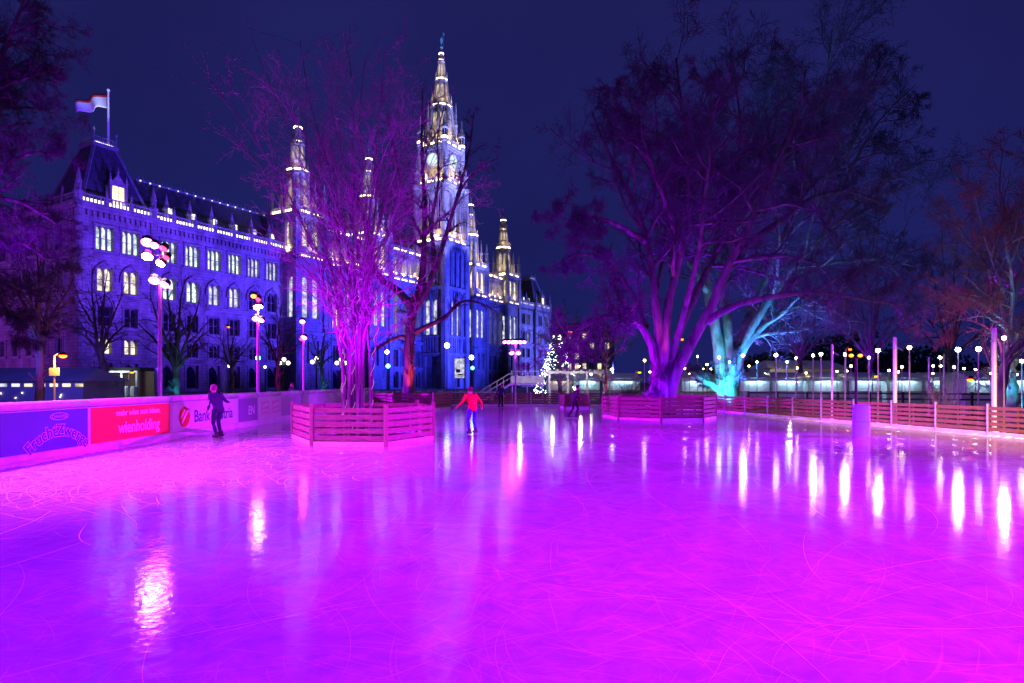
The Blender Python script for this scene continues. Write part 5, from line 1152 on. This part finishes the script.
def LV(n, tmin, ang, ratio, up, wob, S, rmin, **k): return dict(n=n, tmin=tmin, ang=ang, ratio=ratio, up=up, wob=wob, S=S, rmin=rmin, **k)

# 1 many-stemmed tree in the near planter
D = 19.5; rg0 = np.random.default_rng(3); limbs = []
tops = [(205, 75, -1), (228, 130, 1.5), (256, 50, .5), (282, 100, -2), (300, 40, 1), (322, 75, -1), (345, 35, 0), (365, 60, 2), (385, 45, -1.5), (405, 85, 1), (430, 100, -1), (455, 150, 1), (478, 185, 0), (330, 140, 2.5), (395, 130, -2.5), (310, 180, -2.5), (415, 190, 2.5)]
strings = []
for i, (tx, ty, dz) in enumerate(tops):
    bx = 354+rg0.uniform(-10, 17); w_ = lambda q: rg0.uniform(-q, q)
    gpt = G(bx, D+rg0.uniform(-.4, .4)); r = rg0.uniform(0.03, 0.058)
    pts_ = [tuple(gpt)]+px([(bx+(tx-bx)*0.03+w_(3), 350, 0), (bx+(tx-bx)*0.10+w_(5), 295, dz*.15), (bx+(tx-bx)*0.33+w_(9), 295+(ty-295)*0.40, dz*0.45), (bx+(tx-bx)*0.68+w_(9), 295+(ty-295)*0.74, dz*0.8), (tx, ty, dz)], D)
    limbs.append((pts_, r, 0.010)); strings.append((pts_, r))
gp = tuple(G(351, D)); limbs.append(([gp]+px([(350, 370), (346, 335), (338, 300), (330, 262), (318, 228)], D), 0.10, 0.03))
gp = tuple(G(356, D)); limbs.append(([gp]+px([(362, 350), (368, 310), (366, 270), (374, 230), (378, 180)], D), 0.09, 0.03))
mst = tree('multi_stem_tree', 'many-stemmed bare tree glowing magenta inside the near planter fence', tuple(G(358, D)), limbs, 21,
     [LV(13, .30, (20, 58), .28, .04, .12, 8, .007), LV(9, .12, (25, 62), .48, .03, .15, 5, .0055), LV(6, .15, (25, 65), .55, .02, .17, 4, .0042)], M['bark'], M['twig_pale'], cap=((W(345, 190, D).x, D, 7.0), (5.0, 5.0, 6.4)))
M['e_string'] = emit('light_string', (1.0, 0.30, 0.85), 1.4)
for k, (pts_, r) in enumerate(strings[::4]):
    Q = resample(pts_, 60)[2:26]-np.array(G(358, D)); m = MB(); path = []
    for i in range(len(Q)*5):
        f_ = i/5; a_ = Q[int(f_)]*(1-f_+int(f_))+Q[min(int(f_)+1, len(Q)-1)]*(f_-int(f_)); th = i*0.35+k
        path.append((a_[0]+(r+.012)*math.cos(th), a_[1]+(r+.012)*math.sin(th), a_[2]))
    m.tube(path, 0.004, 4); m.build('light_string', M['e_string'], mst)
# 2 dark forked tree
D = 41.0; g2 = tuple(G(408, D))
limbs = [([g2]+px([(409, 380), (409, 345), (411, 318), (414, 298)], D), .38, .30),
 (px([(411, 318), (418, 298), (424, 275), (424, 240), (425, 200), (421, 150), (423, 92)], D), .27, .04),
 (px([(413, 312), (424, 297), (436, 268), (446, 235), (455, 205, -1), (462, 182, -1.5), (478, 168, -2), (498, 158, -2)], D), .24, .03),
 (px([(412, 310), (404, 292), (390, 283), (381, 284), (372, 262, 1), (366, 225, 2), (352, 180, 2.5)], D), .28, .04),
 (px([(411, 335), (425, 327), (440, 322), (452, 310), (462, 299), (480, 302), (497, 312)], D), .20, .03),
 (px([(408, 338), (398, 336), (388, 341), (376, 350), (362, 356)], D), .13, .03),
 (px([(436, 268), (430, 225), (440, 180), (436, 140), (444, 105)], D), .15, .03),
 (px([(424, 240), (404, 205), (398, 165), (388, 120)], D), .14, .03), (px([(455, 205, -1), (470, 150), (474, 112)], D), .12, .03)]
tree('forked_tree', 'dark forked tree with red lit trunk in front of the clock tower', g2, limbs, 33,
     [LV(11, .25, (25, 65), .20, .02, .13, 8, .02), LV(8, .15, (25, 65), .48, .02, .16, 5, .012), LV(7, .2, (25, 65), .52, .02, .18, 4, .009)], M['bark'], M['twig'])
# 3 huge tree on the ice
D = 31.0; g3 = tuple(G(661, D))
limbs = [([g3]+px([(661, 400), (661, 388), (662, 376), (663, 366)], D), .50, .2),
 ([tuple(G(656, D))]+px([(656, 390), (656, 372), (656, 356), (653, 341), (646, 327), (633, 317), (617, 312, -1), (594, 318, -2), (574, 334, -2.5), (556, 345, -3)], D), .31, .04),
 ([tuple(G(659, D+.25))]+px([(659, 392, .2), (660, 368, .1), (661, 341), (658, 302), (652, 280), (649, 244, 1), (640, 215, 1.5), (627, 190, 2), (606, 150, 2), (592, 112, 2.5)], D), .29, .04),
 ([tuple(G(662, D-.3))]+px([(662, 392, -.25), (663, 368, -.1), (665, 335), (668, 299), (680, 267), (681, 244), (690, 210, -1), (690, 160, -1.5), (680, 100, -2), (676, 58, -2)], D), .27, .04),
 ([tuple(G(666, D))]+px([(666, 395), (670, 376), (685, 351), (707, 322), (720, 286), (739, 251, -1), (752, 219, -1.5), (775, 165, -2), (800, 115, -2), (806, 70, -2)], D), .32, .04),
 ([tuple(G(664, D+.3))]+px([(664, 395, .3), (668, 368, .2), (674, 345), (688, 302), (710, 267, 1.5), (723, 244, 2), (737, 190, 2), (742, 130, 3), (733, 62, 3)], D), .24, .04),
 (px([(707, 322), (735, 303, -1), (775, 296, -2), (820, 290, -2.5), (860, 300, -3), (905, 305, -3)], D), .19, .03),
 (px([(649, 244, 1), (620, 225), (590, 215, -1), (566, 222, -2), (551, 215, -2)], D), .17, .03),
 (px([(739, 251, -1), (775, 225, 0), (815, 195, 0), (850, 190, 1), (885, 205, 1)], D), .19, .03),
 (px([(646, 327), (632, 290, 2), (610, 262, 3), (585, 250, 3), (562, 262, 3)], D), .15, .03),
 (px([(681, 244), (660, 190, -2), (640, 130, -3), (622, 78, -3)], D), .17, .03),
 (px([(723, 244, 2), (765, 180, 3), (815, 130, 3), (850, 100, 3)], D), .18, .03),
 (px([(661, 341), (660, 322, .4), (655, 290, 3), (668, 240, 5), (660, 170, 6), (655, 95, 6)], D), .16, .03),
 (px([(676, 340), (684, 315, -.2), (697, 268, -2.6), (705, 200, -4.5), (712, 140, -5), (710, 80, -5)], D), .16, .03)]
tree('plane_tree', 'huge spreading bare tree lit purple and red inside the octagonal planter', g3, limbs, 47,
     [LV(16, .38, (28, 70), .33, .012, .14, 8, .02), LV(10, .14, (28, 70), .46, .008, .18, 6, .013), LV(8, .12, (25, 70), .58, .005, .16, 5, .010), LV(4, .1, (22, 62), .75, .01, .14, 3, .008)], M['bark'], M['twig'])
# 4 cyan lit tree beyond the fence
D = 42.0; g4 = tuple(G(728, D)+Vector((0, 0, -0.08)))
limbs = [([g4]+px([(728, 388), (728, 372), (730, 358), (731, 348)], D), .80, .3),
 ([tuple(G(723, D))]+px([(724, 385), (723, 366), (719, 345), (712, 315), (707, 280), (698, 235, 1), (690, 190, 2), (700, 130, 2)], D), .48, .05),
 ([tuple(G(728, D-.3))]+px([(729, 385, -.3), (731, 360, -.2), (730, 335), (724, 305), (722, 270, 2), (733, 225, 3), (740, 180, 3), (760, 110, 3)], D), .36, .05),
 ([tuple(G(733, D))]+px([(733, 385), (735, 364), (745, 345), (760, 328), (778, 312), (800, 302), (825, 304), (850, 322)], D), .34, .05),
 ([tuple(G(732, D+.3))]+px([(732, 385, .3), (736, 360, .2), (752, 325), (768, 300), (792, 268, -1), (822, 236, -1.5), (856, 205, -2), (898, 172, -2), (925, 160, -2)], D), .34, .04),
 (px([(735, 352), (748, 320, 2), (764, 285, 3), (780, 245, 3), (800, 200, 3), (820, 150, 3), (826, 90, 3), (832, 30, 3)], D), .34, .05),
 (px([(722, 392), (710, 384), (700, 378), (691, 371)], D), .30, .12),
 (px([(792, 268, -1), (835, 262, -1), (880, 258, 0), (930, 270, 0)], D), .16, .03),
 (px([(822, 236, -1.5), (850, 170, -1), (878, 120, 0), (915, 85, 0)], D), .17, .03),
 (px([(780, 245, 3), (770, 190, 5), (775, 120, 6), (790, 60, 6)], D), .17, .03),
 (px([(800, 200, 3), (850, 150, 4), (872, 90, 5), (880, 60, 5)], D), .16, .03)]
tree('plane_tree', 'big tree with cyan lit pale trunk behind the right fence', g4, limbs, 58,
     [LV(14, .36, (28, 68), .32, .01, .14, 8, .02), LV(10, .14, (28, 70), .46, .0, .18, 5, .014), LV(8, .12, (25, 70), .58, .0, .16, 4, .012), LV(4, .1, (22, 62), .75, .0, .14, 3, .010)], M['bark_pale'], M['twig'])
# 5 trees at the right edge
D = 27.0; g5 = tuple(G(1008, D)+Vector((0, 0, -0.08)))
limbs = [([g5]+px([(1009, 390), (1009, 365), (1010, 345)], D), .36, .26),
 (px([(1010, 352), (1016, 335), (1030, 325), (1050, 315)], D), .22, .06), (px([(1009, 350), (1004, 310), (990, 270, 1), (965, 235, 2), (945, 215, 2)], D), .10, .015), (px([(1010, 350), (1014, 300), (1006, 240, -1), (998, 190, -1), (1003, 150, -1)], D), .11, .015),
 (px([(1004, 320), (975, 300), (950, 292, 1), (930, 290, 2)], D), .07, .015), (px([(1014, 300), (1030, 240), (1035, 180), (1030, 140)], D), .10, .015), (px([(1006, 300), (985, 240, -1), (975, 195, -2)], D), .06, .012), (px([(1008, 330), (985, 315, -1), (955, 320, -2), (935, 335, -2)], D), .06, .012)]
tree('small_tree', 'tree with bright cyan trunk and reddish twigs at the right edge', g5, limbs, 61,
     [LV(14, .18, (28, 65), .40, .02, .14, 7, .010), LV(11, .12, (28, 68), .5, .01, .18, 5, .008), LV(10, .12, (28, 72), .52, .0, .2, 4, .007)], M['bark_pale'], M['twig_red'])
D = 24.5; g6 = tuple(G(998, D)+Vector((0, 0, -0.08)))
limbs = [([g6]+px([(999, 395), (1003, 370), (1010, 352), (1024, 340), (1045, 330)], D), .22, .10), (px([(1004, 366), (1000, 340), (985, 325), (965, 318)], D), .08, .02)]
tree('small_tree', 'leaning dark tree trunk right in front of the bright cyan trunk', g6, limbs, 62, [LV(7, .4, (28, 62), .4, .04, .14, 6, .01), LV(5, .15, (28, 65), .5, .01, .18, 4, .006)], M['bark'], M['twig'])
# 6 big tree at the left edge, its trunk outside the picture
D = 23.0; g7 = tuple(G(-110, D)+Vector((0, 0, -0.08)))
limbs = [([g7]+px([(-110, 330), (-105, 250), (-100, 200)], D), .5, .38), (px([(-102, 230), (-70, 160), (-35, 120), (5, 105, 1), (50, 110, 1)], D), .22, .03), (px([(-100, 210), (-60, 90), (-20, 50), (20, 30), (45, 20)], D), .2, .03),
 (px([(-104, 250), (-60, 210), (-20, 195), (20, 200), (58, 225)], D), .18, .03), (px([(-105, 270), (-60, 260), (-20, 265), (15, 285), (40, 315)], D), .16, .03), (px([(-100, 200), (-70, 60), (-50, -20)], D), .2, .05), (px([(-35, 120), (0, 60), (25, 0), (40, -30)], D), .12, .03), (px([(-20, 195), (10, 160), (40, 150), (66, 160)], D), .1, .02), (px([(-60, 260), (-10, 235), (30, 245), (62, 275)], D), .1, .02), (px([(-60, 90), (-15, 95), (30, 75), (62, 85)], D), .1, .02), (px([(-20, 265), (10, 310), (30, 340)], D), .08, .02)]
tree('plane_tree', 'purple lit tree leaning in from the left edge over the corner pavilion', g7, limbs, 71,
     [LV(14, .2, (28, 62), .32, .0, .14, 7, .012), LV(10, .12, (28, 65), .5, .0, .18, 5, .009), LV(8, .12, (25, 68), .58, -.01, .16, 4, .007), LV(4, .1, (22, 62), .75, -.01, .14, 3, .0055)], M['bark'], M['twig'])
# 7 smaller trees before the town hall
def park_tree(x, D, top, spread, seed, label, r=0.22, fork=352, n=7, levels=3, bark='bark', twig='twig', lean=0):
    g_ = tuple(G(x, D)+Vector((0, 0, -0.08))); rg = np.random.default_rng(seed); limbs = [([g_]+px([(x+lean*0.4, (fork+392)/2), (x+lean, fork)], D), r, r*0.8)]
    for i in range(n):
        f_ = (i/(n-1)-0.5)*2 if n > 1 else 0
        tx = x+lean+f_*spread*rg.uniform(0.75, 1.1); ty = top+(abs(f_)**1.6)*(fork-top)*0.55+rg.uniform(-6, 6); dz = rg.uniform(-2, 2)
        limbs.append((px([(x+lean, fork+4), (x+lean+(tx-x-lean)*0.3+rg.uniform(-4, 4), fork+(ty-fork)*0.35, dz*.3), (x+lean+(tx-x-lean)*0.65+rg.uniform(-4, 4), fork+(ty-fork)*0.7, dz*.7), (tx, ty, dz)], D), r*0.5, 0.02))
    sp = [LV(8, .18, (28, 62), .34, .02, .14, 6, .012), LV(6, .12, (28, 65), .48, .0, .18, 5, .008), LV(4, .15, (28, 70), .5, .0, .2, 3, .006)][:levels]
    tree('small_tree', label, g_, limbs, seed, sp, M[bark], M[twig])
park_tree(176, 52, 268, 48, 81, 'bare tree with cyan lit foot right of the tall pink mast', .34, 366, 6)
park_tree(108, 50, 262, 42, 82, 'bare tree with cyan lit leaning foot left of the tall pink mast', .28, 352, 6, lean=-8)
park_tree(40, 40, 232, 55, 83, 'dark bushy bare tree before the left corner of the town hall', .26, 345, 8)
park_tree(232, 60, 320, 30, 84, 'low bare tree before the town hall arches', .2, 365, 6)
park_tree(278, 56, 300, 32, 85, 'bare tree with pink twigs behind the slim mast', .2, 360, 6)
park_tree(322, 58, 322, 20, 86, 'small bare tree with cyan glow behind the many-stemmed tree', .18, 365, 5)
park_tree(606, 50, 318, 30, 87, 'small pink lit tree with light-wound stem beyond the far fence', .12, 356, 7, twig='twig_pale')
park_tree(560, 60, 296, 38, 88, 'dark bare tree before the right wing of the town hall', .22, 352, 6)
park_tree(950, 60, 215, 75, 89, 'bluish bare tree behind the stalls at the right', .28, 356, 8)
park_tree(870, 64, 190, 95, 90, 'dim bare tree behind the stalls above the pedestal', .3, 356, 8)
park_tree(800, 66, 220, 75, 91, 'dim bare tree behind the stalls right of the cyan trunk', .3, 356, 7)
# leafless shrub by the right fence and round bush by the huge trunk
def shrub(x, D, h, label, seed, n=16, sp_=0.6, mt='twig'):
    g_ = G(x, D)+Vector((0, 0, -0.08)); rg = np.random.default_rng(seed); root = empty('shrub', tuple(g_), 0, label, 'shrub')
    LPs = []
    for i in range(n):
        a = rg.uniform(0, 6.28); q = sp_*rg.uniform(.2, 1); LPs.append(resample([(0, 0, 0), (q*.35*math.cos(a), q*.35*math.sin(a), h*.45), (q*math.cos(a), q*math.sin(a), h*rg.uniform(.7, 1.05))], 8))
    LP = np.stack(LPs); LR = np.linspace(.02, .006, 8)[None, :]*np.ones((n, 1)); P2, R2 = level(rg, LP, LR, 9, .15, (25, 60), .32, .03, .15, 5, .004); P3, R3 = level(rg, P2, R2, 5, .1, (25, 60), .5, .02, .15, 4, .003)
    link('stems', npmesh('stems', [tubes(LP, LR, 5)], M['bark']), root); link('twigs', npmesh('twigs', [tubes(P2, R2, 4), tubes(P3, R3, 3)], M[mt], False), root)
shrub(944, 24.5, 1.9, 'leafless shrub just behind the right fence', 95, 14, 0.9); shrub(629, 47, 2.0, 'dark round shrub beyond the far fence left of the huge trunk', 96, 34, 1.3)

# ------------------------------------------------------------------ lights in and under the trees
spot(G(350, 16.9)+Vector((-0.6, 0.6, 0.25)), W(352, 230, 19.5), 900, (0.62, 0.0, 1.0), 80, .8, .08); spot(G(366, 21.0)+Vector((0, 0, 0.3)), W(345, 160, 19.5), 1400, (0.5, 0.0, 1.0), 95, .8, .08)
spot(G(352, 17.6)+Vector((0, 0, 0.3)), W(335, 60, 19.5), 5500, (0.40, 0.0, 1.0), 70, .8, .08)
spot(G(408, 39.3)+Vector((0, 0, 0.2)), W(410, 345, 41), 1800, (1.0, 0.05, 0.06), 50, .8, .08); spot(G(425, 38.5)+Vector((0, 0, 0.2)), W(420, 150, 41), 900, (0.35, 0.0, 0.9), 60, .8, .08)
# huge tree: violet from the front, magenta from the left, red inside the fork
spot(G(664, 28.7)+Vector((0, 0, 0.2)), W(668, 330, 31), 1500, (0.16, 0.0, 1.0), 90, .8, .08); spot(G(640, 29.8)+Vector((0, 0, 0.2)), W(655, 290, 31), 1500, (0.6, 0.0, 1.0), 75, .8, .08)
spot(W(666, 368, 30.3), W(662, 290, 31), 420, (1.0, 0.05, 0.02), 34, .8, .05); spot(G(690, 33.0)+Vector((0, 0, 0.2)), W(690, 150, 31), 6500, (0.22, 0.0, 1.0), 100, .8, .08)
spot(G(640, 32.6)+Vector((0, 0, 0.2)), W(600, 180, 31), 6000, (0.24, 0.0, 1.0), 90, .8, .08)
# cyan tree
spot(G(726, 39.6)+Vector((0, 0, 0.1)), W(728, 360, 42), 2600, CYA, 85, .8, .08); spot(G(742, 40.2)+Vector((0, 0, 0.1)), W(790, 230, 42), 9000, (0.05, 0.25, 1.0), 75, .8, .08); spot(G(750, 44)+Vector((0, 0, 0.1)), W(820, 170, 42), 13000, (0.16, 0.10, 1.0), 90, .8, .08)
spot(G(1008, 25.8)+Vector((0.2, 0, 0.1)), W(1008, 350, 27), 420, (0, 0.7, 0.9), 65, .8, .08); spot(G(1000, 26.2)+Vector((0, 0, 0.1)), W(990, 240, 27), 900, (0.03, 0.35, 0.9), 80, .8, .08); spot(G(985, 24)+Vector((0, 0, 2.5)), W(985, 240, 27), 260, (0.7, 0.10, 0.5), 90, .8, .1)
for x, D in ((176, 52), (104, 50), (322, 58)): spot(G(x+3, D-1.2)+Vector((0, 0, 0)), W(x, 370, D), 220, (0, 0.65, 0.9), 70, .8, .06)
spot(G(606, 48.8)+Vector((0, 0, 0.1)), W(606, 345, 50), 420, (1.0, 0.05, 0.35), 85, .8, .06); spot(G(560, 58)+Vector((0, 0, 0)), W(560, 330, 60), 500, (0.5, 0.1, 1), 90, .8, .06)
spot(G(60, 20)+Vector((-2, 0, 5.5)), W(0, 150, 23), 2000, (0.32, 0.0, 1.0), 100, .8, .1); spot(G(40, 38)+Vector((0, 0, 0)), W(40, 300, 40), 600, (0.5, 0.0, 0.7), 90, .8, .1)
spot(G(278, 54)+Vector((0, 0, 0)), W(278, 340, 56), 300, (0.9, 0.0, 0.8), 90, .8, .06)
for x in (800, 870, 950): spot(G(x, 60)+Vector((0, 0, 0)), W(x, 270, 64), 3200, (0.25, 0.0, 1.0), 100, .8, .1)
# warm pools from the lamp row on the fence and the ice
for x, D, p in ((1004, 22, 160), (958, 26, 160), (878, 27, 170), (845, 31, 160), (813, 33, 150), (743, 38, 150)): c_ = W(x, 350, D); spot(c_+Vector((0, 0, -.1)), c_+Vector((-2.0, -2.5, -3)), p, (1.0, 0.52, 0.40), 125, .7, 0.08)

# ------------------------------------------------------------------ people
def person(loc, face, pose, cols, label, height=1.74, extras=()):
    """one continuous body surface (tubes fused by a voxel remesh), then coloured by region"""
    root = empty('person', (loc[0], loc[1], 0.0), face, label, 'person', 'skaters and passers-by')
    J = {'pel': (0, 0, .95), 'hipL': (.10, 0, .92), 'hipR': (-.10, 0, .92), 'kneeL': (.12, .03, .50), 'kneeR': (-.12, .03, .50), 'ankL': (.13, -.02, .12), 'ankR': (-.13, -.02, .12), 'chest': (0, 0, 1.28), 'neck': (0, 0, 1.47), 'head': (0, .02, 1.62),
         'shL': (.19, 0, 1.40), 'shR': (-.19, 0, 1.40), 'elL': (.27, -.02, 1.12), 'elR': (-.27, -.02, 1.12), 'wrL': (.28, .10, .88), 'wrR': (-.28, .10, .88)}
    J.update(pose); J = {k: Vector(v) for k, v in J.items()}; m = MB()
    def ell(rings, n=12):
        m.loft([[c+Vector((a*math.cos(2*math.pi*i/n), b*math.sin(2*math.pi*i/n), 0)) for i in range(n)] for c, a, b in rings])
    up = J['chest']-J['pel']
    ell([(J['pel']+Vector((0, 0, -.10)), .13, .10), (J['pel'], .18, .13), (J['pel']+up*.35, .165, .125), (J['pel']+up*.75, .20, .135), (J['chest']+Vector((0, 0, .04)), .205, .13), (J['chest'].lerp(J['neck'], .7), .15, .10), (J['neck'], .075, .075)])
    m.tube([J['neck']-Vector((0, 0, .06)), J['neck'].lerp(J['head'], .6)], [.065, .058], 10)
    hd = J['head']; m.ball(hd, .105, 14, 10, .86, 1.0, 1.18); m.ball(hd+Vector((0, .045, -.055)), .062, 10, 8, 1, 1, 1)
    m.tube([hd+Vector((0, .085, .02)), hd+Vector((0, .122, -.02)), hd+Vector((0, .098, -.032))], [.012, .017, .012], 6)
    for s in (-1, 1): m.ball(hd+Vector((s*.09, -.005, -.005)), .026, 8, 6, .5, .8, 1.2)
    for s in 'LR':
        m.tube([J['hip'+s], J['hip'+s].lerp(J['knee'+s], .45), J['knee'+s], J['knee'+s].lerp(J['ank'+s], .35), J['ank'+s]], [.095, .085, .062, .060, .045], 10)
        m.tube([J['chest'].lerp(J['sh'+s], .6)+Vector((0, 0, .07)), J['sh'+s], J['sh'+s].lerp(J['el'+s], .5), J['el'+s], J['el'+s].lerp(J['wr'+s], .5), J['wr'+s]], [.07, .068, .056, .048, .045, .033], 10)
        w = J['wr'+s]; d = (w-J['el'+s]).normalized(); sd = d.cross(Vector((0, 1, 0.2))).normalized(); pa = w+d*.085
        m.tube([w-d*.02, w+d*.03, pa], [.030, .036, .034], 8); curl = sd.cross(d).normalized()*(1 if s == 'L' else -1)
        for q, ln in ((-.027, .058), (-.009, .070), (.009, .066), (.027, .050)):
            b0 = pa+sd*q-d*.012; m.tube([b0, b0+d*ln*.6, b0+d*ln+curl*.02], [.0115, .0105, .008], 6)
        t0 = w+d*.03+sd*.03*(1 if s == 'L' else -1); m.tube([w+d*.02, t0+d*.02, t0+d*.055+curl*.012+sd*.012*(1 if s == 'L' else -1)], [.016, .013, .010], 6)
    me = m.mesh('body_src', None); o = bpy.data.objects.new('body_src', me); COL.objects.link(o)
    r_ = o.modifiers.new('r', 'REMESH'); r_.mode = 'VOXEL'; r_.voxel_size = 0.013; sm = o.modifiers.new('s', 'SMOOTH'); sm.iterations = 2; sm.factor = .5
    bpy.context.view_layer.update(); me2 = bpy.data.meshes.new_from_object(o.evaluated_get(bpy.context.evaluated_depsgraph_get())); bpy.data.objects.remove(o); me2.name = 'body'
    for c in ('skin', cols[0], cols[1]): me2.materials.append(PM[c])
    def seg(p, a, b): ab = b-a; t = max(0, min(1, (p-a).dot(ab)/ab.length_squared)); return (p-a-ab*t).length
    waist = J['pel'].z-0.02
    for p in me2.polygons:
        c = Vector(p.center)
        dl = min(seg(c, J['hip'+s], J['knee'+s]) for s in 'LR'); dl = min(dl, min(seg(c, J['knee'+s], J['ank'+s]) for s in 'LR'))
        dh = (c-hd).length; dw = min((c-J['wr'+s]-(J['wr'+s]-J['el'+s]).normalized()*.07).length for s in 'LR'); da = min(min(seg(c, J['sh'+s], J['el'+s]), seg(c, J['el'+s], J['wr'+s])) for s in 'LR')
        if c.z > J['neck'].z+.015 and dh < .2: i = 0
        elif dw < .085 and da > .028: i = 0
        elif dl < .125 and da > .075 and c.z < waist+.02: i = 2
        else: i = 1
        p.material_index = i
    me2.shade_smooth(); link('body', me2, root)
    h = MB(); rings = []
    for zz, q in ((-.05, .098), (.0, .110), (.05, .112), (.09, .098), (.12, .062), (.134, .02)):
        rings.append([hd+Vector((.9*q*math.cos(a), (q if math.sin(a) < 0 else q*(.45+.55*min(1, max(0, (zz-.01)/.07))))*math.sin(a)*1.0-.008, zz)) for a in [2*math.pi*i/14 for i in range(14)]])
    h.loft(rings); h.build(cols[3] if len(cols) > 3 else 'hair', PM[cols[2]], root, smooth=True)
    for s in (-1, 1):
        e = MB(); e.ball(hd+Vector((s*.034, .088, .012)), .012, 8, 6); e.build('eye', PM['eye'], root)
    mo = MB(); mo.beam(hd+Vector((-.022, .103, -.062)), hd+Vector((.022, .103, -.062)), .008, .008); mo.build('mouth', PM['lip'], root)
    for s in 'LR':
        a = J['ank'+s]; b = MB(); b.loft([[a+Vector((x*w_, y, z)) for x, y in ((-1, -.10), (1, -.10), (1.1, .02), (.9, .15), (0, .185), (-.9, .15), (-1.1, .02))] for w_, z in ((.042, -.075), (.05, -.05), (.05, -.015), )]); b.tube([a+Vector((0, -.02, -.03)), a+Vector((0, -.015, .10))], [.065, .06], 10)
        bo = b.build('skate_boot', PM['boot'], root)
        bl = MB(); bl.box(a.x-.003, a.x+.003, a.y-.13, a.y+.19, a.z-.118, a.z-.095); bl.box(a.x-.01, a.x+.01, a.y-.09, a.y-.05, a.z-.096, a.z-.07); bl.box(a.x-.01, a.x+.01, a.y+.09, a.y+.13, a.z-.096, a.z-.07); bl.build('blade', M['steel'], bo)
    root.scale = (height/1.74,)*3
    return root
PM = {k: mat('cloth_'+k, c, .8, var=.15, scale=12) for k, c in dict(skin=(.5, .32, .25), red=(.65, .02, .03), blue=(.05, .08, .35), black=(.02, .02, .025), navy=(.03, .035, .10), grey=(.18, .18, .2), violet=(.035, .02, .09), brown=(.09, .05, .03), pink=(.3, .06, .17), eye=(.03, .03, .03), lip=(.4, .15, .14), boot=(.06, .06, .07)).items()}
skate = {'hipL': (.10, 0, .88), 'hipR': (-.10, 0, .88), 'pel': (0, -.04, .90), 'kneeL': (.12, .16, .50), 'kneeR': (-.15, .02, .47), 'ankL': (.12, .04, .12), 'ankR': (-.20, -.22, .12), 'chest': (0, .10, 1.22), 'neck': (0, .17, 1.40), 'head': (0, .22, 1.54), 'shL': (.19, .14, 1.34), 'shR': (-.19, .14, 1.34)}
person(G(472.5, 21.3), math.radians(25), dict(skate, elL=(.34, .02, 1.10), elR=(-.36, .06, 1.12), wrL=(.42, .18, .92), wrR=(-.46, .24, .96)), ('red', 'blue', 'brown'), 'skater in red jacket and blue trousers with arms spread near the middle of the rink', 1.72)
person(G(574, 30.6), math.radians(-70), dict(skate, elL=(.26, .02, 1.1), elR=(-.26, .02, 1.1), wrL=(.24, .22, .98), wrR=(-.24, .22, .98)), ('black', 'black', 'black', 'wool_hat'), 'skater in black seen side-on left of the huge tree', 1.72)
person(G(500.5, 43.2), math.radians(200), dict(skate), ('navy', 'black', 'brown'), 'small distant skater in dark clothes before the stair platform', 1.72)
person(G(218, 19.8), math.radians(60), dict(skate, elL=(.34, .1, 1.14), wrL=(.5, .2, 1.1)), ('violet', 'navy', 'pink', 'wool_hat'), 'skater in dark violet with pink hat beside the bank banner', 1.8)
person(G(292.5, 31.5), math.radians(150), {}, ('navy', 'black', 'brown'), 'person in navy standing by the boards left of the near planter', 1.75)
